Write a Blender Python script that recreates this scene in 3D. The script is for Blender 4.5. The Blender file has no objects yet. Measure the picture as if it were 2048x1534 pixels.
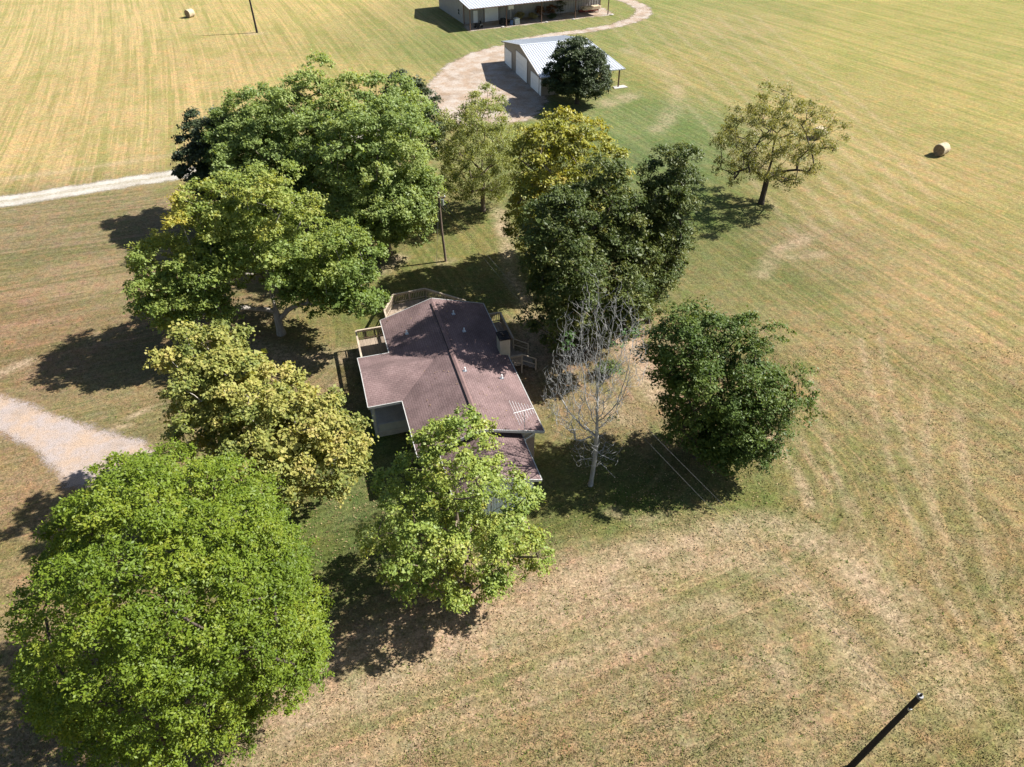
import bpy, math, random
import numpy as np

# ------------------------------------------------------------------ camera, sky, sun, exposure
S = bpy.context.scene
C = S.collection
R = math.radians
cam_d = bpy.data.cameras.new("camera")
cam = bpy.data.objects.new("camera", cam_d)
C.objects.link(cam)
cam.location = (0, 0, 37)
cam.rotation_euler = (R(50), 0, 0)
cam_d.sensor_width = 36
cam_d.lens = 36 * 1445 / 2048
cam_d.clip_start = 0.5
cam_d.clip_end = 6000
S.camera = cam

SUN_AZ, SUN_EL = R(15), R(43)          # azimuth from +X towards +Y
W = bpy.data.worlds.new("World")
S.world = W
W.use_nodes = True
wn = W.node_tree.nodes
bg = wn["Background"]
sky = wn.new("ShaderNodeTexSky")
sky.sky_type = 'NISHITA'
sky.sun_disc = False
sky.sun_elevation = SUN_EL
sky.sun_rotation = R(90) - SUN_AZ
W.node_tree.links.new(sky.outputs[0], bg.inputs[0])
bg.inputs[1].default_value = 0.055
sun_d = bpy.data.lights.new("sun", 'SUN')
sun_d.energy = 5.0
sun_d.angle = R(0.5)
sun_d.color = (1.0, 0.965, 0.91)
sun = bpy.data.objects.new("sun", sun_d)
C.objects.link(sun)
sun.rotation_euler = (0, R(90) - SUN_EL, SUN_AZ)
sun.location = (60, 20, 60)
S.view_settings.view_transform = 'Standard'
S.view_settings.look = 'None'
S.view_settings.gamma = 1
S.view_settings.exposure = 1.3
S.view_settings.use_curve_mapping = False
S.cycles.max_bounces = 4
S.cycles.diffuse_bounces = 3
S.cycles.transparent_max_bounces = 6


# ------------------------------------------------------------------ helpers
def srgb(r, g, b):
    f = lambda c: (c / 255 / 12.92) if c / 255 <= 0.04045 else ((c / 255 + 0.055) / 1.055) ** 2.4
    return (f(r), f(g), f(b))


class NT:
    """small node-tree writer"""
    def __init__(self, name):
        self.m = bpy.data.materials.new(name)
        self.m.use_nodes = True
        self.t = self.m.node_tree
        self.t.nodes.clear()
        self.out = self.n('ShaderNodeOutputMaterial')

    def n(self, kind, **k):
        o = self.t.nodes.new(kind)
        for a, v in k.items():
            setattr(o, a, v)
        return o

    def l(self, a, b):
        self.t.links.new(a, b)

    def put(self, sock, v):
        if hasattr(v, 'is_output'):
            self.l(v, sock)
        elif isinstance(v, (tuple, list)):
            sock.default_value = (*v, 1) if len(v) == 3 and len(sock.default_value) == 4 else v
        else:
            sock.default_value = v

    def math(self, op, a, b=0.0, c=None, clamp=False):
        o = self.n('ShaderNodeMath', operation=op, use_clamp=clamp)
        self.put(o.inputs[0], a)
        self.put(o.inputs[1], b)
        if c is not None:
            self.put(o.inputs[2], c)
        return o.outputs[0]

    def mix(self, f, a, b, blend='MIX'):
        o = self.n('ShaderNodeMix', data_type='RGBA', blend_type=blend)
        self.put(o.inputs['Factor'], f)
        self.put([s for s in o.inputs if s.identifier == 'A_Color'][0], a)
        self.put([s for s in o.inputs if s.identifier == 'B_Color'][0], b)
        return [s for s in o.outputs if s.identifier == 'Result_Color'][0]

    def noise(self, vec, scale, detail=3, rough=0.55, dist=0.0):
        o = self.n('ShaderNodeTexNoise')
        if vec is not None:
            self.l(vec, o.inputs['Vector'])
        o.inputs['Scale'].default_value = scale
        o.inputs['Detail'].default_value = detail
        o.inputs['Roughness'].default_value = rough
        o.inputs['Distortion'].default_value = dist
        return o.outputs['Fac']

    def rng(self, v, a, b, c=0.0, d=1.0, smooth=True):
        o = self.n('ShaderNodeMapRange', interpolation_type='SMOOTHSTEP' if smooth else 'LINEAR')
        self.put(o.inputs[0], v)
        for i, x in enumerate((a, b, c, d)):
            o.inputs[i + 1].default_value = x
        return o.outputs[0]

    def attr(self, name, out='Fac'):
        return self.n('ShaderNodeAttribute', attribute_name=name).outputs[out]

    def pos(self):
        return self.n('ShaderNodeNewGeometry').outputs['Position']

    def obj(self):
        return self.n('ShaderNodeTexCoord').outputs['Object']

    def bump(self, h, strength=0.3, dist=0.05):
        o = self.n('ShaderNodeBump')
        o.inputs['Strength'].default_value = strength
        o.inputs['Distance'].default_value = dist
        self.l(h, o.inputs['Height'])
        return o.outputs[0]

    def pbr(self, col, rough=0.8, spec=0.3, metal=0.0, normal=None):
        o = self.n('ShaderNodeBsdfPrincipled')
        self.put(o.inputs['Base Color'], col)
        self.put(o.inputs['Roughness'], rough)
        o.inputs['Specular IOR Level'].default_value = spec
        o.inputs['Metallic'].default_value = metal
        if normal is not None:
            self.l(normal, o.inputs['Normal'])
        return o.outputs[0]

    def done(self, sh):
        self.l(sh, self.out.inputs[0])
        return self.m


def simple(name, col, rough=0.7, var=0.25, scale=3.0, spec=0.3, metal=0.0, bump=0.0, stretch=(1, 1, 1)):
    t = NT(name)
    mp = t.n('ShaderNodeMapping')
    t.l(t.obj(), mp.inputs[0])
    mp.inputs['Scale'].default_value = stretch
    v = mp.outputs[0]
    a = t.noise(v, scale, 5, 0.6)
    b = t.noise(v, scale * 7, 3, 0.6)
    f = t.math('ADD', t.math('MULTIPLY', a, 0.6), t.math('MULTIPLY', b, 0.4))
    f = t.rng(f, 0.3, 0.7, 1 - var, 1 + var)
    c = t.mix(1.0, col, (1, 1, 1), 'MULTIPLY')
    vm = t.n('ShaderNodeVectorMath', operation='SCALE')
    t.l(c, vm.inputs[0])
    t.l(f, vm.inputs['Scale'])
    nrm = t.bump(b, bump, 0.02) if bump else None
    return t.done(t.pbr(vm.outputs[0], rough, spec, metal, nrm))


def link_mesh(name, verts, faces, mat, parent=None):
    me = bpy.data.meshes.new(name)
    me.from_pydata([tuple(v) for v in verts], [], faces)
    me.update()
    if mat:
        me.materials.append(mat)
    o = bpy.data.objects.new(name, me)
    C.objects.link(o)
    if parent:
        o.parent = parent
    return o


def fast_mesh(name, V, quads, mat, parent=None, attrs=(), tri=False):
    """numpy mesh: V (n,3), quads (m,4) or (m,3)"""
    k = 3 if tri else 4
    me = bpy.data.meshes.new(name)
    me.vertices.add(len(V))
    me.vertices.foreach_set('co', np.ascontiguousarray(V, dtype=np.float32).ravel())
    me.loops.add(len(quads) * k)
    me.loops.foreach_set('vertex_index', np.ascontiguousarray(quads, dtype=np.int32).ravel())
    me.polygons.add(len(quads))
    me.polygons.foreach_set('loop_start', np.arange(0, len(quads) * k, k, dtype=np.int32))
    for an, dom, data in attrs:
        data = np.asarray(data, dtype=np.float32)
        if data.ndim == 2:
            a = me.attributes.new(an, 'FLOAT_COLOR', dom)
            a.data.foreach_set('color', np.hstack([data, np.ones((len(data), 1), np.float32)]).ravel())
        else:
            a = me.attributes.new(an, 'FLOAT', dom)
            a.data.foreach_set('value', data)
    me.update(calc_edges=True)
    me.validate()
    if mat:
        me.materials.append(mat)
    o = bpy.data.objects.new(name, me)
    C.objects.link(o)
    if parent:
        o.parent = parent
    return o


class MB:
    """collects boxes, prisms and tubes into one mesh"""
    def __init__(self):
        self.v, self.f = [], []

    def add(self, v, f):
        n = len(self.v)
        self.v += [tuple(p) for p in v]
        self.f += [tuple(i + n for i in q) for q in f]
        return self

    def box(self, x0, x1, y0, y1, z0, z1):
        v = [(x0, y0, z0), (x1, y0, z0), (x1, y1, z0), (x0, y1, z0), (x0, y0, z1), (x1, y0, z1), (x1, y1, z1), (x0, y1, z1)]
        return self.add(v, [(0, 3, 2, 1), (4, 5, 6, 7), (0, 1, 5, 4), (1, 2, 6, 5), (2, 3, 7, 6), (3, 0, 4, 7)])

    def slab(self, pts, t):
        """polygon (3-D points, counter-clockwise from above) thickened downwards by t"""
        n = len(pts)
        v = list(pts) + [(p[0], p[1], p[2] - t) for p in pts]
        f = [tuple(range(n)), tuple(range(2 * n - 1, n - 1, -1))]
        f += [(i, i + n, (i + 1) % n + n, (i + 1) % n) for i in range(n)]
        return self.add(v, f)

    def prism(self, poly, axis, a, b):
        """2-D polygon extruded along an axis ('x' or 'y') from a to b"""
        n = len(poly)
        mk = (lambda p, t: (t, p[0], p[1])) if axis == 'x' else (lambda p, t: (p[0], t, p[1]))
        v = [mk(p, a) for p in poly] + [mk(p, b) for p in poly]
        f = [tuple(range(n)), tuple(range(2 * n - 1, n - 1, -1))]
        f += [(i, (i + 1) % n, (i + 1) % n + n, i + n) for i in range(n)]
        return self.add(v, f)

    def bar(self, p, q, w, h=None):
        """rectangular bar between two points"""
        h = h or w
        p, q = np.array(p, float), np.array(q, float)
        d = q - p
        d /= np.linalg.norm(d)
        up = np.array((0, 0, 1.0)) if abs(d[2]) < 0.95 else np.array((0, 1.0, 0))
        s = np.cross(d, up)
        s /= np.linalg.norm(s)
        u = np.cross(s, d)
        v = []
        for e in (p, q):
            for a, b in ((-1, -1), (1, -1), (1, 1), (-1, 1)):
                v.append(e + s * a * w / 2 + u * b * h / 2)
        return self.add(v, [(0, 1, 2, 3), (7, 6, 5, 4), (0, 4, 5, 1), (1, 5, 6, 2), (2, 6, 7, 3), (3, 7, 4, 0)])

    def tube(self, pts, rad, n=8):
        pts = [np.array(p, float) for p in pts]
        if not hasattr(rad, '__len__'):
            rad = [rad] * len(pts)
        v, f = [], []
        for i, p in enumerate(pts):
            d = pts[min(i + 1, len(pts) - 1)] - pts[max(i - 1, 0)]
            d /= (np.linalg.norm(d) + 1e-9)
            up = np.array((0, 0, 1.0)) if abs(d[2]) < 0.9 else np.array((1.0, 0, 0))
            s = np.cross(d, up)
            s /= np.linalg.norm(s)
            u = np.cross(s, d)
            for k in range(n):
                a = 2 * math.pi * k / n
                v.append(p + (s * math.cos(a) + u * math.sin(a)) * rad[i])
        for i in range(len(pts) - 1):
            for k in range(n):
                f.append((i * n + k, i * n + (k + 1) % n, (i + 1) * n + (k + 1) % n, (i + 1) * n + k))
        f.append(tuple(range(n - 1, -1, -1)))
        f.append(tuple(range((len(pts) - 1) * n, len(pts) * n)))
        return self.add(v, f)

    def make(self, name, mat, parent=None):
        return link_mesh(name, self.v, self.f, mat, parent)


def tag(o, label, cat=None, group=None, kind=None):
    if label:
        o['label'] = label
    if cat:
        o['category'] = cat
    if group:
        o['group'] = group
    if kind:
        o['kind'] = kind
    return o


def empty(name, loc, rz=0.0):
    o = bpy.data.objects.new(name, None)
    o.location = loc
    o.rotation_euler = (0, 0, rz)
    o.empty_display_size = 0.5
    C.objects.link(o)
    return o


def copy_of(o, parent, loc=(0, 0, 0), rz=0.0):
    c = o.copy()
    c.parent = parent
    c.location = loc
    c.rotation_euler = (0, 0, rz)
    C.objects.link(c)
    return c


# ------------------------------------------------------------------ numpy value noise (for ground masks)
def vnoise(x, y, scale, seed=0):
    r = np.random.default_rng(seed)
    T = r.random((128, 128))
    u, v = x * scale + 1000, y * scale + 1000
    i, j = np.floor(u).astype(int), np.floor(v).astype(int)
    a, b = u - i, v - j
    a, b = a * a * (3 - 2 * a), b * b * (3 - 2 * b)
    g = lambda p, q: T[p % 128, q % 128]
    return (g(i, j) * (1 - a) + g(i + 1, j) * a) * (1 - b) + (g(i, j + 1) * (1 - a) + g(i + 1, j + 1) * a) * b


def seg_dist(x, y, pts, closed=False):
    d = np.full(x.shape, 1e9)
    n = len(pts)
    for i in range(n if closed else n - 1):
        ax, ay = pts[i]
        bx, by = pts[(i + 1) % n]
        L = (bx - ax) ** 2 + (by - ay) ** 2 + 1e-9
        t = np.clip(((x - ax) * (bx - ax) + (y - ay) * (by - ay)) / L, 0, 1)
        d = np.minimum(d, np.hypot(x - ax - t * (bx - ax), y - ay - t * (by - ay)))
    return d


def inside(x, y, pts):
    c = np.zeros(x.shape, bool)
    n = len(pts)
    for i in range(n):
        ax, ay = pts[i]
        bx, by = pts[(i + 1) % n]
        if ay == by:
            continue
        c ^= ((ay > y) != (by > y)) & (x < (bx - ax) * (y - ay) / (by - ay) + ax)
    return c


def smooth_line(pts, k=3):
    p = [np.array(q, float) for q in pts]
    for _ in range(k):
        o = [p[0]]
        for a, b in zip(p[:-1], p[1:]):
            o += [a * 0.75 + b * 0.25, a * 0.25 + b * 0.75]
        o.append(p[-1])
        p = o
    return [tuple(q) for q in p]


# ------------------------------------------------------------------ ground
def axis(lo, hi, step, f_lo, f_hi, fstep, far):
    a = list(np.arange(lo, hi + 1e-6, step))
    s, v = step, a[-1]
    while v < far:
        s = fstep if v < f_hi else s * 1.5
        v += s
        a.append(v)
    s, v = step, a[0]
    b = []
    while v > -far:
        s = fstep if v > f_lo else s * 1.5
        v -= s
        b.append(v)
    return np.array(b[::-1] + a)


GX = axis(-50, 60, 0.4, -130, 130, 1.2, 3500)
GY = axis(8, 100, 0.4, -20, 200, 1.0, 3500)
gx, gy = np.meshgrid(GX, GY)
fx, fy = gx.ravel(), gy.ravel()

s_r = (fx - 20) * 0.914 + (fy - 33) * 0.407 + 1.2 * (vnoise(fx, fy, 0.03, 11) - 0.5) + 0.0009 * (fy - 60) ** 2 * (fy > 60)
s_b = (fx - 12) * 0.375 - (fy - 28) * 0.927 + 0.9 * (vnoise(fx, fy, 0.04, 12) - 0.5)
KS = 4.0
mx_ = np.maximum(s_r, s_b)
s_right = mx_ + KS * np.log(np.exp(np.clip((s_r - mx_) / KS, -50, 0)) + np.exp(np.clip((s_b - mx_) / KS, -50, 0)))
left_field = ((fy - 80) - 0.36 * (fx + 45) > 0) & (fx < -4)     # beyond the driveway
s_left = fx * math.sin(R(70)) + fy * math.cos(R(70)) + 0.0006 * (fy - 100) ** 2
s_lawn = fy * 0.94 - fx * 0.35 + 2.0 * (vnoise(fx, fy, 0.05, 13) - 0.5)
s = np.where(left_field, s_left, np.where((fx < -20) & (fy > 24), s_lawn, s_right))

# average surface colours of the grass, by place (as bare reflectance)
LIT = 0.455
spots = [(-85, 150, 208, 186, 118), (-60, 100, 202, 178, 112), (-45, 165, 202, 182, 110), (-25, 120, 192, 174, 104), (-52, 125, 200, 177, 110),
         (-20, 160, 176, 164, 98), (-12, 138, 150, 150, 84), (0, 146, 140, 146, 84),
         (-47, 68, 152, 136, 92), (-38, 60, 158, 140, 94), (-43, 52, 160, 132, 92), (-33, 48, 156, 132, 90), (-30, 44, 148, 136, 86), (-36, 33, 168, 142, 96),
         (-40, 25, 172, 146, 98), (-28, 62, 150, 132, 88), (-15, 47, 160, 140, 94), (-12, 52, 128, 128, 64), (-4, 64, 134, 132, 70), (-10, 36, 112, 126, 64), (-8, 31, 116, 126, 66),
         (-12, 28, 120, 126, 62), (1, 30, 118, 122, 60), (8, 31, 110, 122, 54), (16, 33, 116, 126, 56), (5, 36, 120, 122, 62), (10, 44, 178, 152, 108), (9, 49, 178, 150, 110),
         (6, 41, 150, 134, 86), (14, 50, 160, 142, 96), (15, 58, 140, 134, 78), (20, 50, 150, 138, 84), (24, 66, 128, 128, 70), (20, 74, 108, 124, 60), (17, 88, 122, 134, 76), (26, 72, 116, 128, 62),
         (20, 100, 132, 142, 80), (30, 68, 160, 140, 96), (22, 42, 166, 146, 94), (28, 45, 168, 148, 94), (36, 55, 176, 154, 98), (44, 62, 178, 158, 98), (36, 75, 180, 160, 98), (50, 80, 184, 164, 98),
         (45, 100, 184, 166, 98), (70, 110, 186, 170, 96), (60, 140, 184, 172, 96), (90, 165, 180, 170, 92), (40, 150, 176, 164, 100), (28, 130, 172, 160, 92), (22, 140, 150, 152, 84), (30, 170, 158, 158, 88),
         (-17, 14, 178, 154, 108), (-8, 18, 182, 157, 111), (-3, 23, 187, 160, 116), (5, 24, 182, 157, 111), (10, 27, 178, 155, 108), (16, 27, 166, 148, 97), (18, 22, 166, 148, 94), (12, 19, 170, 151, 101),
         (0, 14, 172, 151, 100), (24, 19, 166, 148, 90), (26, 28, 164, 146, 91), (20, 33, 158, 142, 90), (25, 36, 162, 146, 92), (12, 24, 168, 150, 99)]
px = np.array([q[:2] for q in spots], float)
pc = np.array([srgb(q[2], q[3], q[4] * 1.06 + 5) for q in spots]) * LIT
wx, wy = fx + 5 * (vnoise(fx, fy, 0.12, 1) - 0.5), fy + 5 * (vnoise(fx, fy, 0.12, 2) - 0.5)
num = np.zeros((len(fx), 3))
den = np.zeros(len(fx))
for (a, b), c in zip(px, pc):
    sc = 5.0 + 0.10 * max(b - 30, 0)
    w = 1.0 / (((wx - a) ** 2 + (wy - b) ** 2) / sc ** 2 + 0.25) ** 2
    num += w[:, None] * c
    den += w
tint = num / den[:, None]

# bare, worn lines and spots in the grass (wheel ruts, turning arcs, trodden earth)
bare = np.zeros(len(fx))


def worn(pts, w, amt, n=0.5):
    global bare
    d = seg_dist(fx, fy, smooth_line(pts, 2))
    br = 0.35 + 1.1 * vnoise(fx, fy, 0.45, len(pts) * 7 + int(w * 10))
    bare = np.maximum(bare, np.clip(1.25 - d / w, 0, 1) * amt * np.clip(br, 0, 1))


worn([(18.8, 39.5), (19.0, 37.5), (19.9, 34), (19.8, 31.5)], 0.45, 0.9)
worn([(20.9, 38.5), (21.2, 36.5), (21.6, 33)], 0.3, 0.5)
worn([(21.5, 29.1), (23.5, 23.8), (25.4, 18.6), (26.4, 15)], 0.45, 0.6)
worn([(24.0, 25), (24.9, 20), (25.8, 15)], 0.4, 0.5)
worn([(22.6, 32), (22.8, 27), (23.9, 20), (24.6, 15)], 0.4, 0.45)
worn([(-18, 14.6), (-11.0, 20.3), (-0.7, 23.7), (8.5, 27.7), (14.6, 29.9), (18.6, 29.5), (20.8, 26.8), (22.2, 22.7), (23.0, 18.5)], 1.5, 0.72)
worn([(-14, 14.8), (-3.5, 21.4), (5.3, 24.8), (12.3, 27.3), (15.7, 27.3), (17.4, 25.1), (18.7, 21.4), (19.4, 18)], 1.3, 0.55)
worn([(2.0, 20.2), (8.9, 23.4), (12.4, 24.4), (14.0, 22.8), (14.7, 19.8)], 1.0, 0.45)
worn([(-12, 17.6), (-2, 22.2), (6, 25.6), (13, 28.6)], 2.6, 0.5)
worn([(-9, 14.5), (0, 18.6), (8, 22)], 1.2, 0.3)
worn([(-10.4, 19.9), (-0.7, 23.9), (8.5, 27.9)], 0.35, 0.6)
worn([(10, 28.2), (15.2, 29.6), (19, 28.4), (21.5, 24.4)], 0.3, 0.5)
worn([(30, 50), (27, 38), (25.6, 28), (25.8, 16)], 0.3, 0.5)
worn([(31.6, 50), (28.6, 38), (27.2, 28), (27.3, 16)], 0.3, 0.5)
worn([(24, 45), (22.6, 36), (22.0, 30)], 0.3, 0.5)
worn([(-18, 12.8), (-6, 19.6), (3.6, 25.2), (9.5, 28.6)], 1.4, 0.6)
worn([(6.5, 31), (8.5, 30.2), (10.5, 30.6)], 0.5, 0.7)
worn([(-1.6, 74), (-0.4, 66), (-0.2, 61), (1.0, 57), (1.8, 53)], 1.0, 0.9)
worn([(-22, 49), (-19, 47.6), (-15.6, 47.2), (-12.6, 48)], 1.3, 0.95)
worn([(-6.9, 62.8), (-6.2, 62.9)], 0.8, 1.0)
worn([(-11.5, 63.5), (-13.5, 60.5)], 1.2, 0.9)
worn([(-49, 147), (-47, 146.8)], 1.3, 0.9)
worn([(9.4, 50.5), (10.8, 46), (11.2, 43)], 1.6, 0.9)
worn([(7.2, 41.5), (8.2, 40.2)], 1.2, 0.7)
worn([(24, 60.5), (27.5, 65.5), (31, 68)], 1.1, 0.55)
worn([(28, 64), (31.5, 64.5)], 0.8, 0.5)
worn([(-41.5, 45.2), (-39.9, 46.9)], 0.7, 0.9)
worn([(-28.9, 40.1), (-27.8, 41.0)], 0.35, 0.9)
worn([(-29.6, 38.9), (-28.6, 39.3)], 0.3, 0.8)
worn([(20, 98), (24.5, 108), (26, 118), (25, 128), (20, 136)], 1.6, 0.5)
worn([(14, 108.6), (16.5, 110.5), (18, 112)], 1.8, 0.75)
worn([(-39, 91), (-48, 87.5), (-58, 83.5), (-68, 79)], 0.9, 0.5)
worn([(1.8, 52), (2.2, 47)], 2.0, 0.8)
worn([(-1.5, 26.5), (0.4, 27.5)], 0.8, 0.8)
worn([(36, 45), (32, 36), (29, 27), (28, 17)], 0.4, 0.4)
worn([(33, 44), (29, 35), (26.6, 27)], 0.4, 0.4)
for k in range(9):
    o = 2.6 * k
    worn([(30 + o, 68 + o * .5), (28 + o * 1.15, 92), (24 + o * 1.3, 122), (18 + o * 1.5, 160)], 0.55, 0.35)

zz = 0.10 * (vnoise(fx, fy, 0.05, 5) - 0.5) * 0
V = np.stack([fx, fy, zz], 1)
ny, nx = gx.shape
ii = np.arange(ny * nx).reshape(ny, nx)
Q = np.stack([ii[:-1, :-1], ii[:-1, 1:], ii[1:, 1:], ii[1:, :-1]], -1).reshape(-1, 4)


def ground_mat():
    t = NT("grass_ground")
    P = t.pos()
    tc = t.attr('tint', 'Color')
    sv = t.attr('s')
    br = t.attr('bare')
    sep = t.n('ShaderNodeSeparateXYZ')
    t.l(P, sep.inputs[0])
    cmb = t.n('ShaderNodeCombineXYZ')
    t.l(t.math('MULTIPLY', sv, 1.0), cmb.inputs[0])
    t.l(t.math('MULTIPLY', sep.outputs[0], 0.022), cmb.inputs[1])
    t.l(t.math('MULTIPLY', sep.outputs[1], 0.022), cmb.inputs[2])
    st1 = t.noise(cmb.outputs[0], 0.55, 4, 0.65)      # broad mower stripes
    st2 = t.noise(cmb.outputs[0], 2.4, 3, 0.6)        # narrow lines
    patch = t.noise(P, 0.13, 6, 0.62, 0.4)
    patch2 = t.noise(P, 0.45, 5, 0.65)
    tuft = t.noise(P, 2.6, 4, 0.7)
    grain = t.noise(P, 7.5, 5, 0.8)
    # green and dry variation around the local average
    mul = lambda k_: t.mix(1.0, tc, k_, 'MULTIPLY')
    col = t.mix(t.rng(patch, 0.46, 0.66, 0, 0.6), tc, mul((0.66, 0.82, 0.56)))
    col = t.mix(t.rng(patch, 0.44, 0.30, 0, 0.6), col, mul((1.20, 1.06, 1.02)))
    col = t.mix(t.rng(st1, 0.50, 0.64, 0, 0.7), col, mul((0.68, 0.82, 0.60)))
    col = t.mix(t.rng(st1, 0.47, 0.34, 0, 0.65), col, mul((1.32, 1.20, 1.22)))
    col = t.mix(t.rng(st2, 0.53, 0.64, 0, 0.62), col, mul((1.34, 1.22, 1.26)))
    col = t.mix(t.rng(st2, 0.47, 0.36, 0, 0.62), col, mul((0.66, 0.72, 0.58)))
    col = t.mix(t.rng(patch2, 0.55, 0.70, 0, 0.65), col, mul((1.18, 1.04, 1.02)))
    col = t.mix(t.rng(patch2, 0.45, 0.32, 0, 0.5), col, mul((0.74, 0.84, 0.62)))
    for sc_, am in ((0.9, 0.45), (4.5, 0.32)):
        nz = t.n('ShaderNodeTexNoise')
        t.l(P, nz.inputs['Vector'])
        nz.inputs['Scale'].default_value = sc_
        nz.inputs['Detail'].default_value = 3
        vs = t.n('ShaderNodeVectorMath', operation='MULTIPLY_ADD')
        t.l(nz.outputs['Color'], vs.inputs[0])
        vs.inputs[1].default_value = (am, am * 0.7, am)
        vs.inputs[2].default_value = (1 - am / 2, 1 - am * 0.35, 1 - am / 2)
        vv = t.n('ShaderNodeVectorMath', operation='MULTIPLY')
        t.l(col, vv.inputs[0])
        t.l(vs.outputs[0], vv.inputs[1])
        col = vv.outputs[0]
    # bare earth
    be = t.mix(t.noise(P, 0.8, 4), (0.29, 0.205, 0.135), (0.35, 0.275, 0.195))
    bm = t.math('MULTIPLY', br, t.rng(t.math('ADD', patch2, t.math('MULTIPLY', tuft, 0.6)), 0.58, 0.98, 0.25, 1.0))
    col = t.mix(t.math('MULTIPLY', bm, 0.85), col, be)
    f1 = t.rng(tuft, 0.32, 0.68, 0.76, 1.22)
    f2 = t.rng(grain, 0.36, 0.64, 0.56, 1.44, False)
    f = t.math('MULTIPLY', f1, f2)
    vm = t.n('ShaderNodeVectorMath', operation='SCALE')
    t.l(col, vm.inputs[0])
    t.l(f, vm.inputs['Scale'])
    h = t.math('ADD', t.math('MULTIPLY', grain, 0.6), t.math('MULTIPLY', tuft, 0.8))
    return t.done(t.pbr(vm.outputs[0], 0.95, 0.08, 0, t.bump(h, 0.55, 0.09)))


M = {}
M['ground'] = ground_mat()
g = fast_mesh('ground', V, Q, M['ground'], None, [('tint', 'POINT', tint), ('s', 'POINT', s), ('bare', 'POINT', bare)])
tag(g, 'dry mown hay field and lawn around the house', kind='structure')


def ground_colour(x, y):
    """nearest ground-grid colour for things that grow from it"""
    i = np.clip(np.searchsorted(GX, x), 0, nx - 1)
    j = np.clip(np.searchsorted(GY, y), 0, ny - 1)
    return tint[j * nx + i], bare[j * nx + i]


# ------------------------------------------------------------------ gravel roads as thin sheets with ragged edges
def gravel_mat(name, c1, c2, c3, rag=4.2, tracks=False):
    t = NT(name)
    P = t.pos()
    e = t.attr('depth')                                  # metres inside the outline
    n1 = t.noise(P, 0.5, 5, 0.65)
    n2 = t.noise(P, 3.0, 4, 0.7)
    n3 = t.noise(P, 16.0, 3, 0.8)
    col = t.mix(t.rng(n1, 0.36, 0.64), c1, c2)
    col = t.mix(t.rng(n2, 0.52, 0.70, 0, 0.8), col, c3)
    col = t.mix(t.rng(t.noise(P, 0.22, 4, 0.6), 0.52, 0.66, 0, 0.5), col, c3)
    if tracks:
        mid = t.math('MULTIPLY', t.rng(e, 1.45, 1.95, 0, 1), t.rng(n2, 0.38, 0.62, 0.15, 0.75))
        col = t.mix(mid, col, (0.22, 0.19, 0.115))
    vm = t.n('ShaderNodeVectorMath', operation='SCALE')
    t.l(col, vm.inputs[0])
    t.l(t.rng(n3, 0.34, 0.66, 0.58, 1.36), vm.inputs['Scale'])
    sh = t.pbr(vm.outputs[0], 0.95, 0.1, 0, t.bump(n3, 0.5, 0.03))
    tr = t.n('ShaderNodeBsdfTransparent').outputs[0]
    m = t.math('ADD', e, t.math('MULTIPLY', t.math('SUBTRACT', t.math('ADD', t.math('MULTIPLY', n1, 0.6), t.math('MULTIPLY', n2, 0.6)), 0.6), rag))
    m = t.math('ADD', m, t.math('MULTIPLY', t.math('SUBTRACT', n3, 0.5), 1.2))
    mx = t.n('ShaderNodeMixShader')
    t.l(t.rng(m, 0.15, 1.0), mx.inputs[0])
    t.l(tr, mx.inputs[1])
    t.l(sh, mx.inputs[2])
    return t.done(mx.outputs[0])


def road(name, fn, x0, x1, y0, y1, cell, z, mat, label):
    X, Y = np.meshgrid(np.arange(x0, x1, cell), np.arange(y0, y1, cell))
    d = fn(X.ravel(), Y.ravel())
    keep = (d > -1.0).reshape(X.shape)
    idx = np.arange(X.size).reshape(X.shape)
    q = np.stack([idx[:-1, :-1], idx[:-1, 1:], idx[1:, 1:], idx[1:, :-1]], -1).reshape(-1, 4)
    q = q[keep.ravel()[q].all(1)]
    used, inv = np.unique(q, return_inverse=True)
    Vv = np.stack([X.ravel()[used], Y.ravel()[used], np.full(len(used), z)], 1)
    o = fast_mesh(name, Vv, inv.reshape(-1, 4), mat, None, [('depth', 'POINT', d[used])])
    return tag(o, label, kind='structure')


M['gravel'] = gravel_mat('pale_gravel', (0.33, 0.30, 0.255), (0.39, 0.365, 0.32), (0.26, 0.22, 0.17), 2.0, True)
M['dirt'] = gravel_mat('sandy_dirt', (0.29, 0.215, 0.155), (0.35, 0.305, 0.26), (0.19, 0.135, 0.09))
M['pad'] = gravel_mat('grey_gravel', (0.33, 0.245, 0.18), (0.30, 0.255, 0.235), (0.22, 0.18, 0.15), 2.6)
drive = smooth_line([(-130, 48), (-90, 63), (-65.5, 73.6), (-58.2, 76.1), (-48.6, 80.3), (-40.1, 83.9), (-30, 88.5), (-20, 95), (-13, 104), (-10, 112)], 2)
road('gravel_driveway', lambda x, y: 2.05 - seg_dist(x, y, drive), -132, -7, 44, 116, 0.5, 0.008, M['gravel'], 'straight pale gravel driveway running in from the side')
apron = smooth_line([(-14, 112), (-12.6, 120), (-10.3, 129.5), (-5.7, 136), (-1.0, 139.6), (4, 143), (4, 130), (2, 128), (6, 111), (4, 106), (2.6, 101), (-8.7, 99), (-12.5, 106), (-14, 112)], 2)


def apron_d(x, y):
    d = seg_dist(x, y, apron, True)
    return np.where(inside(x, y, apron), d, -d) + 0.6


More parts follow.
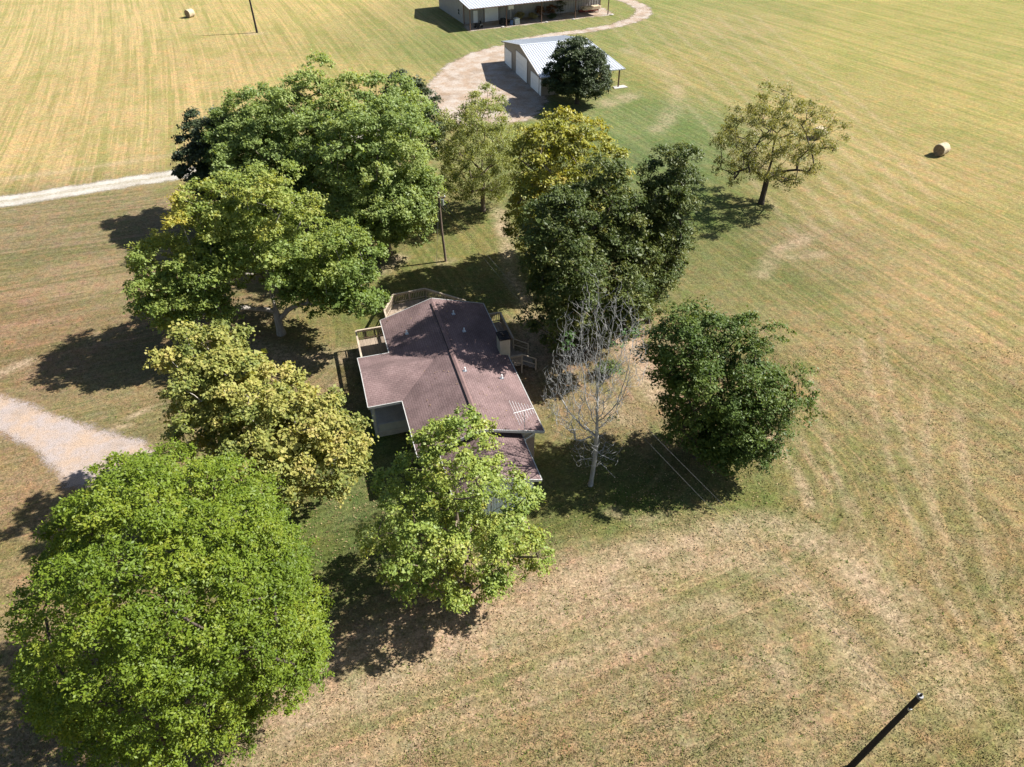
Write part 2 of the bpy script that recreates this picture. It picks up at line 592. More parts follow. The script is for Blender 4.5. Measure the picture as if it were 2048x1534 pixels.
road('dirt_apron', apron_d, -18, 12, 94, 148, 0.5, 0.012, M['dirt'], 'sandy dirt apron in front of the garage doors')
track = smooth_line([(0, 140.5), (3.3, 143.4), (10, 147.0), (14.8, 148.7), (20, 152.2), (25.1, 157.4), (27.6, 163.8), (26.7, 169.9), (23, 176), (14, 184), (4, 196)], 2)
road('dirt_track', lambda x, y: 1.7 + 0.5 * np.clip((y - 150) / 10, 0, 1) - seg_dist(x, y, track), -2, 34, 136, 200, 0.5, 0.016, M['dirt'], 'worn dirt track curving round behind the garage to the workshop')
padp = smooth_line([(-60, 47), (-44, 44), (-40.2, 43.0), (-36.2, 41.2), (-32.0, 39.3), (-28.2, 38.0), (-25.7, 37.2), (-25.2, 34.7), (-27.6, 33.7), (-30.2, 32.6), (-31.6, 34.4), (-33.8, 36.4), (-37.8, 38.6), (-46, 42), (-60, 45)], 2)


def pad_d(x, y):
    d = seg_dist(x, y, padp, True)
    return np.where(inside(x, y, padp), d, -d) + 0.5


road('gravel_parking', pad_d, -62, -21, 28, 50, 0.35, 0.008, M['pad'], 'grey and sandy gravel parking spot below the dark tree shadow')
barn_a = R(24)
bu, bv = np.array((math.cos(barn_a), math.sin(barn_a))), np.array((-math.sin(barn_a), math.cos(barn_a)))
bo = np.array((-9.36, 153.39))
bpoly = [tuple(bo + bu * a + bv * b) for a, b in ((-1.2, -5.4), (31, -5.6), (31.5, 0.6), (-0.6, 0.6))]


def bp_d(x, y):
    d = seg_dist(x, y, bpoly, True)
    return np.where(inside(x, y, bpoly), d, -d) + 0.3


road('dirt_floor', bp_d, -14, 26, 144, 172, 0.5, 0.008, M['dirt'], 'bare earth floor under the workshop lean-to')

# ------------------------------------------------------------------ materials for buildings
def shingle_mat():
    t = NT("shingles")
    O = t.obj()
    uv = t.attr('course', 'Vector')
    b = t.n('ShaderNodeTexBrick')
    t.l(uv, b.inputs['Vector'])
    b.inputs['Scale'].default_value = 1.0
    b.inputs['Brick Width'].default_value = 0.33
    b.inputs['Row Height'].default_value = 0.17
    b.inputs['Mortar Size'].default_value = 0.014
    b.inputs['Mortar Smooth'].default_value = 0.6
    b.inputs['Bias'].default_value = -0.2
    b.inputs['Color1'].default_value = (0.172, 0.118, 0.112, 1)
    b.inputs['Color2'].default_value = (0.146, 0.097, 0.093, 1)
    b.inputs['Mortar'].default_value = (0.085, 0.056, 0.056, 1)
    n = t.noise(O, 0.5, 5, 0.6)
    n2 = t.noise(O, 14, 3, 0.7)
    vm = t.n('ShaderNodeVectorMath', operation='SCALE')
    t.l(b.outputs['Color'], vm.inputs[0])
    t.l(t.math('MULTIPLY', t.rng(n, 0.3, 0.7, 0.78, 1.2), t.rng(n2, 0.3, 0.7, 0.86, 1.14)), vm.inputs['Scale'])
    inv = t.math('SUBTRACT', 1.0, b.outputs['Fac'])
    return t.done(t.pbr(vm.outputs[0], 0.9, 0.2, 0, t.bump(t.math('ADD', inv, t.math('MULTIPLY', n2, 0.3)), 0.5, 0.02)))


M['shingle'] = shingle_mat()
M['trim'] = simple('white_trim', (0.42, 0.42, 0.40), 0.55, 0.10, 2)
M['siding'] = simple('beige_siding', (0.46, 0.40, 0.31), 0.7, 0.12, 2)
M['brick'] = simple('tan_brick', (0.34, 0.25, 0.18), 0.85, 0.25, 4)
M['white_metal'] = simple('white_ribbed_metal', (0.62, 0.68, 0.72), 0.45, 0.08, 1.5)
M['roof_metal'] = simple('galvanised_roof', (0.42, 0.44, 0.47), 0.42, 0.10, 0.8, 0.5)
M['tan_metal'] = simple('taupe_metal', (0.235, 0.205, 0.175), 0.5, 0.08, 1.0)
M['grey_metal'] = simple('grey_wall_metal', (0.29, 0.28, 0.265), 0.5, 0.08, 1.0)
M['brown_metal'] = simple('brown_steel', (0.13, 0.075, 0.055), 0.6, 0.2, 3)
M['door'] = simple('white_door', (0.78, 0.78, 0.76), 0.45, 0.05, 2)
M['dark'] = simple('dark_rubber', (0.02, 0.02, 0.02), 0.8, 0.3, 5)
M['glass'] = simple('dark_glass', (0.03, 0.035, 0.04), 0.08, 0.1, 2, 0.6)
M['deck'] = simple('weathered_deck', (0.26, 0.205, 0.155), 0.85, 0.35, 1.2, 0.2, 0, 0.2, (6, 0.6, 6))
M['rail'] = simple('weathered_rail', (0.40, 0.325, 0.245), 0.8, 0.25, 2.0)
M['pole'] = simple('creosote_pole', (0.15, 0.112, 0.085), 0.85, 0.35, 2.0, 0.2, 0, 0.3, (4, 4, 0.4))
M['pole_black'] = simple('dark_pole', (0.022, 0.019, 0.018), 0.8, 0.35, 2.0, 0.2, 0, 0.3, (4, 4, 0.4))
M['steel'] = simple('bright_steel', (0.40, 0.42, 0.44), 0.35, 0.1, 3, 0.5, 0.6)
M['wire'] = simple('aluminium_wire', (0.16, 0.16, 0.16), 0.5, 0.05, 1)
M['concrete'] = simple('concrete', (0.42, 0.39, 0.35), 0.9, 0.2, 1.5)
M['hay'] = simple('hay', (0.42, 0.35, 0.24), 0.95, 0.3, 5, 0.1, 0, 0.6)
M['hay_end'] = simple('hay_end', (0.26, 0.19, 0.12), 0.95, 0.35, 7, 0.1, 0, 0.6)
M['blue'] = simple('blue_plastic', (0.05, 0.10, 0.22), 0.5, 0.1, 2)
M['tote'] = simple('white_plastic', (0.62, 0.64, 0.64), 0.4, 0.1, 2)
M['red'] = simple('faded_red_paint', (0.20, 0.045, 0.03), 0.6, 0.2, 2)
M['lumber'] = simple('pale_lumber', (0.50, 0.40, 0.27), 0.85, 0.25, 2, 0.2, 0, 0.1, (0.6, 6, 6))


def set_course(o, fn):
    """per-vertex shingle coordinates: fn(co) -> (along, up-slope)"""
    a = o.data.attributes.new('course', 'FLOAT_VECTOR', 'POINT')
    for i, v in enumerate(o.data.vertices):
        c = fn(v.co)
        a.data[i].vector = (c[0], c[1], 0)


# ------------------------------------------------------------------ farmhouse (local x = across, y = along the ridge away from the camera)
HX, HY, HT = -1.97, 34.02, R(106.565 - 90)
house = empty('farmhouse', (HX, HY, 0), HT)
tag(house, 'brown shingle-roofed single-storey farmhouse in the clearing between the trees', 'house')
HW, HL, EZ, RZ = 4.32, 16.07, 3.24, 4.573
SL = (RZ - EZ) / HW


def roof_part(name, pts, t, course, parent=house):
    o = MB().slab(pts, t).make(name, M['shingle'], parent)
    set_course(o, course)
    return o


k = 1 / math.cos(math.atan(SL))
main_r = roof_part('roof', [(0, 0, RZ), (HW, 0, EZ), (HW, HL, EZ), (0, HL, RZ)], 0.14, lambda c: (c.y, abs(c.x) * k))
roof_part('roof', [(-HW, 0, EZ), (0, 0, RZ), (0, HL, RZ), (-HW, HL, EZ)], 0.14, lambda c: (c.y, abs(c.x) * k))
# side wing over the porch
wy0, wy1, wx = 5.76, 11.56, -6.72
wyc = (wy0 + wy1) / 2
wz = EZ + SL * (wyc - wy0)
vx = -(RZ - wz) / SL
e = 0.012
roof_part('roof', [(wx, wy0, EZ + e), (-HW, wy0, EZ + e), (vx, wyc, wz + e), (wx, wyc, wz + e)], 0.13, lambda c: (c.x, (c.y - wy0) * k))
roof_part('roof', [(wx, wyc, wz + e), (vx, wyc, wz + e), (-HW, wy1, EZ + e), (wx, wy1, EZ + e)], 0.13, lambda c: (c.x, (wy1 - c.y) * k))
# lower front addition
ax, ay0, ay1, az, ar = 2.85, -3.9, 0.48, 2.98, 3.98
asl = (ar - az) / ax
roof_part('roof', [(0, ay0, ar), (ax, ay0, az), (ax, ay1, az), (0, ay1, ar)], 0.12, lambda c: (c.y, abs(c.x) * k))
roof_part('roof', [(-ax, ay0, az), (0, ay0, ar), (0, ay1, ar), (-ax, ay1, az)], 0.12, lambda c: (c.y, abs(c.x) * k))
# ridge caps and ridge vent
MB().slab([(-0.17, 0.5, RZ + 0.03), (0.0, 0.5, RZ + 0.085), (0.0, 15.4, RZ + 0.085), (-0.17, 15.4, RZ + 0.03)], 0.05).slab(
    [(0.0, 0.5, RZ + 0.085), (0.17, 0.5, RZ + 0.03), (0.17, 15.4, RZ + 0.03), (0.0, 15.4, RZ + 0.085)], 0.05).make(
    'ridge_vent', simple('ridge_cap', (0.165, 0.106, 0.098), 0.9, 0.2, 3), house)
MB().box(-0.20, -0.17, 0.5, 15.4, RZ - 0.06, RZ + 0.012).box(0.17, 0.195, 0.5, 15.4, RZ - 0.06, RZ + 0.005).make('vent_slit_shade', M['dark'], house)  # dark slit sides, also painting in the shadow along the vent's left edge
# fascia boards
fa = MB()
for sx in (-1, 1):
    fa = MB().bar((sx * (HW + 0.02), 0, EZ - 0.09), (sx * (HW + 0.02), HL, EZ - 0.09), 0.05, 0.2)
    if sx == -1:
        fa = MB().bar((-HW - 0.02, 0, EZ - 0.09), (-HW - 0.02, wy0, EZ - 0.09), 0.05, 0.2)
        MB().bar((-HW - 0.02, wy1, EZ - 0.09), (-HW - 0.02, HL, EZ - 0.09), 0.05, 0.2).make('fascia', M['trim'], house)
    fa.make('fascia', M['trim'], house)
    for yy in (-0.02, HL + 0.02):
        MB().bar((0, yy, RZ - 0.09), (sx * HW, yy, EZ - 0.09), 0.05, 0.2).make('rake_board', M['trim'], house)
    MB().bar((sx * (ax + 0.02), ay0, az - 0.08), (sx * (ax + 0.02), 0.4, az - 0.08), 0.05, 0.18).make('fascia', M['trim'], house)
    MB().bar((0, ay0 - 0.02, ar - 0.08), (sx * ax, ay0 - 0.02, az - 0.08), 0.05, 0.18).make('rake_board', M['trim'], house)
for yy in (wy0 - 0.02, wy1 + 0.02):
    MB().bar((wx, yy, EZ - 0.07), (-HW - 0.05, yy, EZ - 0.07), 0.05, 0.2).make('fascia', M['trim'], house)
MB().bar((wx - 0.02, wy0, EZ - 0.07), (wx - 0.02, wyc, wz - 0.07), 0.05, 0.2).bar((wx - 0.02, wy1, EZ - 0.07), (wx - 0.02, wyc, wz - 0.07), 0.05, 0.2).make('rake_board', M['trim'], house)
# walls
wl = HW - 0.5
MB().prism([(-wl, 0), (wl, 0), (wl, EZ + 0.0), (0, RZ - 0.17), (-wl, EZ)], 'y', 0.5, HL - 0.5).make('wall', M['brick'], house)
MB().prism([(-wl - .01, 2.4), (wl + .01, 2.4), (wl + .01, EZ - .02), (0, RZ - 0.19), (-wl - .01, EZ - .02)], 'y', 0.46, 0.5).make('gable_panel', M['siding'], house)
aw = ax - 0.4
MB().prism([(-aw, 0), (aw, 0), (aw, az), (0, ar - 0.16), (-aw, az)], 'y', -3.44, 0.44).make('wall', M['siding'], house)
rib = MB()
for i in range(24):
    x0 = -aw + i * (2 * aw / 24)
    top = ar - 0.2 - asl * max(abs(x0), abs(x0 + 2 * aw / 24))
    rib.box(x0 + 0.012, x0 + 2 * aw / 24 - 0.012, -3.475, -3.44, 0.1, top)
tag(rib.make('ribbed_cladding', M['white_metal'], house), 'white ribbed metal end wall', kind='stuff')


def window(parent, x, y, z, w, h, nx_, ny_, rail=True):
    """window on a wall whose outward normal is (nx_, ny_) in the parent's frame"""
    tx, ty = -ny_, nx_
    def B(u0, u1, z0, z1, d0, d1):
        p = [(x + tx * u + nx_ * d, y + ty * u + ny_ * d) for u, d in ((u0, d0), (u1, d1))]
        return MB().box(min(p[0][0], p[1][0]), max(p[0][0], p[1][0]), min(p[0][1], p[1][1]), max(p[0][1], p[1][1]), z0, z1)
    pane = B(-w / 2, w / 2, z, z + h, 0.0, 0.02).make('window', M['glass'], parent)
    f = 0.07
    for q in (B(-w / 2 - f, -w / 2, z - f, z + h + f, 0, 0.05), B(w / 2, w / 2 + f, z - f, z + h + f, 0, 0.05),
              B(-w / 2, w / 2, z - f, z, 0, 0.055), B(-w / 2, w / 2, z + h, z + h + f, 0, 0.05),
              B(-w / 2, w / 2, z + h / 2 - 0.025, z + h / 2 + 0.025, 0.02, 0.04)):
        q.make('frame', M['trim'], pane)
    return pane


window(house, -2.9, 0.46, 1.1, 0.8, 1.2, 0, -1)
window(house, wl, 3.0, 1.1, 1.0, 1.2, 1, 0)
window(house, wl, 6.5, 1.1, 1.0, 1.2, 1, 0)
window(house, -wl, 2.6, 1.1, 1.2, 1.2, -1, 0)
window(house, -wl, 13.6, 1.2, 1.0, 1.1, -1, 0)
# chimney clad in siding, on the outer wall
ch = MB().box(3.72, 4.50, 8.72, 9.72, 0.0, 4.72).make('chimney', M['siding'], house)
MB().box(3.66, 4.56, 8.66, 9.78, 4.72, 4.80).make('chimney_cap', M['pole_black'], ch)
MB().tube([(4.1, 9.2, 4.80), (4.1, 9.2, 5.0)], 0.13, 10).make('flue', M['pole_black'], ch)
ln = MB()
for i in range(9):
    ln.box(3.735 + i * 0.085, 3.785 + i * 0.085, 8.70, 8.72, 2.9, 4.7)
tag(ln.make('siding_ribs', M['siding'], ch), None, kind='stuff')
# plumbing vents and roof fittings
for (vy, vx2) in ((13.9, 1.32), (11.5, 1.61), (6.3, 0.42), (5.68, 2.98), (12.9, -2.66)):
    zr = RZ - SL * abs(vx2)
    vo = MB().tube([(vx2, vy, zr - 0.05), (vx2, vy, zr + 0.34)], 0.055, 8).make('vent_pipe', M['door'], house)
    MB().slab([(vx2 - 0.13, vy - 0.13, zr + 0.05), (vx2 + 0.13, vy - 0.13, zr + 0.05), (vx2 + 0.13, vy + 0.13, zr + 0.05), (vx2 - 0.13, vy + 0.13, zr + 0.05)], 0.03).make('flashing', M['steel'], vo)
# downspout at the front corner
MB().bar((3.95, 0.36, 3.0), (3.1, 0.3, 2.55), 0.08).bar((3.1, 0.3, 2.55), (2.98, 0.3, 0.15), 0.08).make('downspout', M['door'], house)
# porch under the wing
MB().box(-6.5, -wl, wy0 + 0.25, wy1 - 0.25, 0, 0.5).make('porch_floor', M['concrete'], house)
for yy in (wy0 + 0.35, wyc, wy1 - 0.35):
    MB().box(-6.5, -6.32, yy - 0.09, yy + 0.09, 0.5, EZ - 0.05).make('porch_post', M['trim'], house)
MB().box(-6.5, -6.34, wy0 + 0.2, wy1 - 0.2, EZ - 0.14, EZ - 0.0).make('porch_beam', M['trim'], house)
MB().box(-6.2, -wl, wy0 + 0.3, wy0 + 0.42, 0.5, 1.15).make('porch_wall', M['trim'], house)
MB().box(-wl - 0.05, -wl, 8.0, 8.95, 0.5, 2.55).make('front_door', M['brown_metal'], house)
# television aerial
ant = empty('television_aerial', (0, 0, 0), 0)
tag(ant, 'old white television aerial on a thin mast above the front roof corner', 'aerial')
ant.matrix_world = house.matrix_world.copy()
ant.location = (HX + math.cos(HT) * 2.9 - math.sin(HT) * 0.3, HY + math.sin(HT) * 2.9 + math.cos(HT) * 0.3, EZ)
ant.rotation_euler = (0, 0, HT)
MB().tube([(0, -0.32, -EZ), (0, -0.32, 2.2)], 0.024, 6).make('mast', M['steel'], ant)
MB().tube([(-0.75, -0.32, 2.2), (0.62, -0.22, 2.2)], 0.022, 6).make('boom', M['door'], ant)
for i in range(8):
    t_ = -0.68 + i * 0.17
    l_ = 1.25 - 0.12 * i
    MB().tube([(t_, -0.32 - l_, 2.23), (t_, -0.32 + l_, 2.23)], 0.012, 4).make('element', M['door'], ant)

# ------------------------------------------------------------------ decks
base_bal = MB().box(-0.022, 0.022, -0.022, 0.022, 0.0, 0.72).make('baluster_source', M['rail'])
bal_mesh = base_bal.data
bpy.data.objects.remove(base_bal)


def railing(parent, p, q, z, posts=True):
    p, q = np.array(p, float), np.array(q, float)
    L = np.linalg.norm(q - p)
    d = (q - p) / L
    ang = math.atan2(d[1], d[0])
    MB().bar((*p, z + 0.98), (*q, z + 0.98), 0.14, 0.04).make('top_rail', M['rail'], parent)
    MB().bar((*p, z + 0.84), (*q, z + 0.84), 0.04, 0.09).make('rail', M['rail'], parent)
    MB().bar((*p, z + 0.14), (*q, z + 0.14), 0.04, 0.09).make('rail', M['rail'], parent)
    n = max(1, int(round(L / 1.7)))
    for i in range(n + 1):
        c = p + d * L * i / n
        MB().box(c[0] - 0.045, c[0] + 0.045, c[1] - 0.045, c[1] + 0.045, 0.0, z + 0.96).make('post', M['rail'], parent)
    m = int(L / 0.15)
    for i in range(1, m):
        c = p + d * L * i / m
        b = bpy.data.objects.new('baluster', bal_mesh)
        b.parent = parent
        b.location = (c[0], c[1], z + 0.12)
        b.rotation_euler = (0, 0, ang)
        C.objects.link(b)


def planks(parent, poly, z, w=0.145, along='y'):
    """deck boards clipped to a convex polygon"""
    xs = [p[0] for p in poly]
    ys = [p[1] for p in poly]
    lo, hi = (min(xs), max(xs)) if along == 'y' else (min(ys), max(ys))
    a = lo
    rr = random.Random(3)
    while a < hi - 0.03:
        c = a + w / 2
        cut = []
        n = len(poly)
        for i in range(n):
            p, q = poly[i], poly[(i + 1) % n]
            i0, i1 = (0, 1) if along == 'y' else (1, 0)
            if (p[i0] - c) * (q[i0] - c) < 0:
                t_ = (c - p[i0]) / (q[i0] - p[i0])
                cut.append(p[i1] + t_ * (q[i1] - p[i1]))
        if len(cut) == 2 and abs(cut[0] - cut[1]) > 0.2:
            b0, b1 = min(cut), max(cut)
            zz_ = z + rr.uniform(-0.004, 0.004)
            if along == 'y':
                MB().box(a + 0.005, a + w - 0.005, b0, b1, zz_ - 0.035, zz_).make('plank', M['deck'], parent)
            else:
                MB().box(b0, b1, a + 0.005, a + w - 0.005, zz_ - 0.035, zz_).make('plank', M['deck'], parent)
        a += w


dl = empty('wooden_deck', (HX, HY, 0), HT)
tag(dl, 'small square wooden deck with railing beside the porch wing', 'deck', 'decks round the house')
planks(dl, [(-6.4, 11.65), (-3.85, 11.65), (-3.85, 17.2), (-6.4, 17.2)], 0.9)
railing(dl, (-6.35, 12.0), (-6.35, 17.15), 0.9)
railing(dl, (-6.3, 17.15), (-4.0, 17.15), 0.9)
MB().box(-6.4, -4.0, 11.8, 17.1, 0.66, 0.82).make('joist_frame', M['deck'], dl)
db = empty('wooden_deck', (HX, HY, 0), HT)
tag(db, 'shaded angular wooden deck with railing behind the back gable', 'deck', 'decks round the house')
bp = [(-3.6, 15.75), (3.4, 15.75), (3.4, 19.0), (0.4, 21.9), (-2.5, 21.7), (-3.6, 19.5)]
planks(db, bp, 0.9, 0.145, 'x')
for a_, b_ in zip(bp[1:], bp[2:] + bp[:1]):
    railing(db, a_, b_, 0.9)
dr = empty('wooden_deck', (HX, HY, 0), HT)
tag(dr, 'long narrow wooden deck with railing and steps beside the chimney', 'deck', 'decks round the house')
planks(dr, [(3.86, 10.1), (5.9, 10.1), (5.9, 16.4), (3.86, 16.4)], 0.9)
railing(dr, (5.86, 12.4), (5.86, 16.3), 0.9)
railing(dr, (4.6, 16.35), (5.86, 16.35), 0.9)
railing(dr, (4.6, 10.15), (5.9, 10.15), 0.9)
for i in range(4):
    MB().box(5.95 + i * 0.3, 6.24 + i * 0.3, 10.3, 12.2, 0.66 - i * 0.18, 0.70 - i * 0.18).make('step', M['deck'], dr)
for yy in (10.2, 12.3):
    MB().bar((5.9, yy, 1.88), (7.1, yy, 1.15), 0.1, 0.05).bar((7.1, yy, 0.0), (7.1, yy, 1.15), 0.09).bar((5.9, yy, 1.3), (7.1, yy, 0.58), 0.06, 0.05).make('stair_rail', M['rail'], dr)

# ------------------------------------------------------------------ corrugated sheet
def ribbed(name, p00, p10, p01, p11, pitch, hgt, mat, parent):
    """ribbed sheet over a quad; ribs run from the p00-p10 edge to the p01-p11 edge"""
    p00, p10, p01, p11 = [np.array(p, float) for p in (p00, p10, p01, p11)]
    nrm = np.cross(p10 - p00, p01 - p00)
    nrm /= np.linalg.norm(nrm)
    n = max(2, int(np.linalg.norm(p10 - p00) / pitch))
    prof = []
    for i in range(n):
        for f, h in ((0.0, 0), (0.62, 0), (0.70, 1), (0.90, 1), (0.98, 0)):
            prof.append(((i + f) / n, h * hgt))
    prof.append((1.0, 0))
    v, f = [], []
    for a, h in prof:
        v.append(p00 + (p10 - p00) * a + nrm * h)
        v.append(p01 + (p11 - p01) * a + nrm * h)
    m = len(prof)
    for a, h in prof:
        v.append(p00 + (p10 - p00) * a - nrm * 0.03)
        v.append(p01 + (p11 - p01) * a - nrm * 0.03)
    for i in range(m - 1):
        f.append((2 * i, 2 * i + 2, 2 * i + 3, 2 * i + 1))
        f.append((2 * m + 2 * i, 2 * m + 2 * i + 1, 2 * m + 2 * i + 3, 2 * m + 2 * i + 2))
    f += [(0, 1, 2 * m + 1, 2 * m), (2 * m - 2, 4 * m - 2, 4 * m - 1, 2 * m - 1)]
    for i in range(m - 1):
        f.append((2 * i, 2 * m + 2 * i, 2 * m + 2 * i + 2, 2 * i + 2))
        f.append((2 * i + 1, 2 * i + 3, 2 * m + 2 * i + 3, 2 * m + 2 * i + 1))
    return link_mesh(name, v, f, mat, parent)


# ------------------------------------------------------------------ garage (local x along the ridge to the right, y away)
gar = empty('garage', (1.18, 120.18, 0), R(18.47))
tag(gar, 'three-door garage with bright silver metal roof behind the dark round tree', 'garage')
GF, GN, GZF, GR, GZN, GL, GL2 = 9.38, 9.40, 3.25, 5.05, 2.85, 11.4, 13.9
ribbed('roof', (0, -GN, GZN), (GL2, -GN, GZN), (0, 0, GR), (GL, 0, GR), 0.45, 0.05, M['roof_metal'], gar)
ribbed('roof', (GL, GF, GZF), (0, GF, GZF), (GL, 0, GR), (0, 0, GR), 0.45, 0.05, M['roof_metal'], gar)
MB().slab([(0, -0.22, GR + 0.0), (GL, -0.22, GR), (GL, 0, GR + 0.06), (0, 0, GR + 0.06)], 0.02).slab([(0, 0, GR + 0.06), (GL, 0, GR + 0.06), (GL, 0.22, GR), (0, 0.22, GR)], 0.02).make('ridge_cap', M['roof_metal'], gar)
MB().bar((-0.02, -GN, GZN - 0.05), (-0.02, 0, GR - 0.05), 0.06, 0.16).bar((-0.02, GF, GZF - 0.05), (-0.02, 0, GR - 0.05), 0.06, 0.16).make('rake_trim', M['tan_metal'], gar)
MB().bar((0, -GN - 0.02, GZN - 0.06), (GL2, -GN - 0.02, GZN - 0.06), 0.05, 0.14).make('eave_trim', M['roof_metal'], gar)
MB().bar((0, GF + 0.02, GZF - 0.06), (GL, GF + 0.02, GZF - 0.06), 0.05, 0.14).make('eave_trim', M['roof_metal'], gar)
MB().bar((GL2, -GN, GZN - 0.05), (GL, 0, GR - 0.05), 0.05, 0.12).bar((GL, 0, GR - 0.05), (GL, GF, GZF - 0.05), 0.05, 0.12).make('rake_trim', M['roof_metal'], gar)
MB().prism([(-8.96, 0), (8.96, 0), (8.96, GZF - 0.02), (0, GR - 0.12), (-8.96, GZN + 0.0)], 'x', 0.4, 8.9).make('wall', M['tan_metal'], gar)
for (d0, d1, dh) in ((4.95, 8.55, 2.5), (-2.65, 2.75, 3.5), (-8.05, -4.35, 2.4)):
    dm = MB().box(0.36, 0.40, d0, d1, 0.02, dh).make('garage_door', M['door'], gar)
    n_ = 5
    for i in range(n_):
        MB().box(0.335, 0.36, d0 + 0.03, d1 - 0.03, 0.04 + i * (dh - 0.04) / n_, 0.04 + (i + 1) * (dh - 0.04) / n_ - 0.035).make('door_panel', M['door'], dm)
    MB().box(0.32, 0.40, d0 - 0.12, d0 - 0.003, 0.02, dh + 0.1).make('door_frame', M['tan_metal'], dm)
    MB().box(0.32, 0.40, d1 + 0.003, d1 + 0.12, 0.02, dh + 0.1).make('door_frame', M['tan_metal'], dm)
MB().box(0.34, 0.40, -8.94, -8.25, 0.05, 2.3).make('side_door', M['door'], gar)
for (qx, qy, qz) in ((13.2, -8.9, 2.75), (12.6, -4.5, 3.75), (11.1, 0.0, 4.9), (11.1, 8.8, 3.2)):
    MB().box(qx - 0.09, qx + 0.09, qy - 0.09, qy + 0.09, 0, qz).make('carport_post', M['brown_metal'], gar)
MB().slab([(12.3, -9.6, 0.09), (14.6, -9.5, 0.09), (14.4, -8.4, 0.09), (12.5, -8.5, 0.09)], 0.09).make('footing', M['concrete'], gar)

# ------------------------------------------------------------------ workshop barn with lean-to
barn = empty('workshop_barn', (-9.36, 153.39, 0), barn_a)
tag(barn, 'long metal workshop with ribbed walls and open lean-to at the far edge', 'barn')
BL, BD, BH, BR = 30.3, 14.5, 4.35, 6.6
ribbed('wall', (0, 0, 0), (BL, 0, 0), (0, 0, BH), (BL, 0, BH), 0.6, 0.06, M['grey_metal'], barn)
ribbed('wall', (0, BD, 0), (0, 0, 0), (0, BD, BH), (0, 0, BH), 0.6, 0.06, M['grey_metal'], barn)
ribbed('wall', (BL, 0, 0), (BL, BD, 0), (BL, 0, BH), (BL, BD, BH), 0.6, 0.06, M['grey_metal'], barn)
ribbed('wall', (BL, BD, 0), (0, BD, 0), (BL, BD, BH), (0, BD, BH), 0.6, 0.06, M['grey_metal'], barn)
for xx in (0.0, BL):
    MB().prism([(0.05, BH), (BD - 0.05, BH), (BD / 2, BR)], 'x', xx - 0.015, xx + 0.015).make('gable', M['grey_metal'], barn)
ribbed('roof', (-0.4, -0.02, BH + 0.06), (BL + 0.4, -0.02, BH + 0.06), (-0.4, BD / 2, BR + 0.12), (BL + 0.4, BD / 2, BR + 0.12), 0.6, 0.06, M['roof_metal'], barn)
ribbed('roof', (BL + 0.4, BD + 0.4, BH - 0.05), (-0.4, BD + 0.4, BH - 0.05), (BL + 0.4, BD / 2, BR + 0.12), (-0.4, BD / 2, BR + 0.12), 0.6, 0.06, M['roof_metal'], barn)
ribbed('lean_to_roof', (-0.85, -5.35, 3.86), (BL + 0.2, -5.35, 3.86), (-0.85, -0.05, BH + 0.02), (BL + 0.2, -0.05, BH + 0.02), 0.6, 0.06, M['roof_metal'], barn)
MB().bar((-0.85, -5.38, 3.78), (BL + 0.2, -5.38, 3.78), 0.05, 0.13).bar((-0.88, -5.35, 3.78), (-0.88, 0, BH - 0.08), 0.05, 0.13).make('lean_to_trim', M['brown_metal'], barn)
for i in range(5):
    MB().box(-0.62 + i * 7.5 - 0.08, -0.62 + i * 7.5 + 0.08, -5.0, -4.84, 0, 3.8).make('lean_to_post', M['brown_metal'], barn)
for xx in (0.0, BL):
    MB().box(xx - 0.07, xx + 0.07, -0.075, 0.065, 0, BH).make('corner_trim', M['brown_metal'], barn)
MB().box(1.95, 2.85, -0.10, -0.045, 0.05, 2.2).make('entry_door', M['door'], barn)
rd = MB().box(4.3, 7.25, -0.10, -0.045, 0.03, 3.0).make('roll_up_door', M['door'], barn)
sl = MB()
for i in range(12):
    sl.box(4.34, 7.21, -0.12, -0.10, 0.05 + i * 0.245, 0.05 + i * 0.245 + 0.22)
tag(sl.make('door_slats', M['door'], rd), None, kind='stuff')
for xx in (4.18, 7.25):
    MB().box(xx, xx + 0.12, -0.14, -0.045, 0.03, 3.1).make('door_frame', M['brown_metal'], rd)
window(barn, -0.04, 2.6, 1.2, 0.9, 1.0, -1, 0)
MB().box(-0.09, -0.045, 0.95, 1.3, 1.0, 1.6).make('meter_box', M['steel'], barn)


def bw(x, y):
    p = bo + bu * x + bv * y
    return (p[0], p[1], 0.01)


# things under the lean-to
t_ = empty('riding_mower', bw(1.6, -3.6), barn_a + 0.4)
tag(t_, 'dark riding mower parked under the lean-to by the first post', 'mower')
MB().box(-0.75, 0.1, -0.3, 0.3, 0.35, 0.62).box(-0.85, -0.25, -0.27, 0.27, 0.62, 0.85).make('body', M['dark'], t_)
MB().box(0.1, 0.75, -0.42, 0.42, 0.4, 0.6).make('fender', M['steel'], t_)
MB().box(0.2, 0.6, -0.22, 0.22, 0.62, 0.74).box(0.52, 0.62, -0.22, 0.22, 0.74, 1.12).make('seat', M['dark'], t_)
for wx_, wy_, wr in ((-0.55, 0.42, 0.2), (-0.55, -0.42, 0.2), (0.45, 0.45, 0.27), (0.45, -0.45, 0.27)):
    MB().tube([(wx_, wy_ - 0.09, wr), (wx_, wy_ + 0.09, wr)], wr, 12).make('wheel', M['dark'], t_)
MB().bar((-0.1, 0, 0.7), (0.12, 0, 1.05), 0.04).tube([(0.08, -0.16, 1.04), (0.16, 0, 1.08), (0.08, 0.16, 1.04)], 0.02, 6).make('steering_wheel', M['dark'], t_)

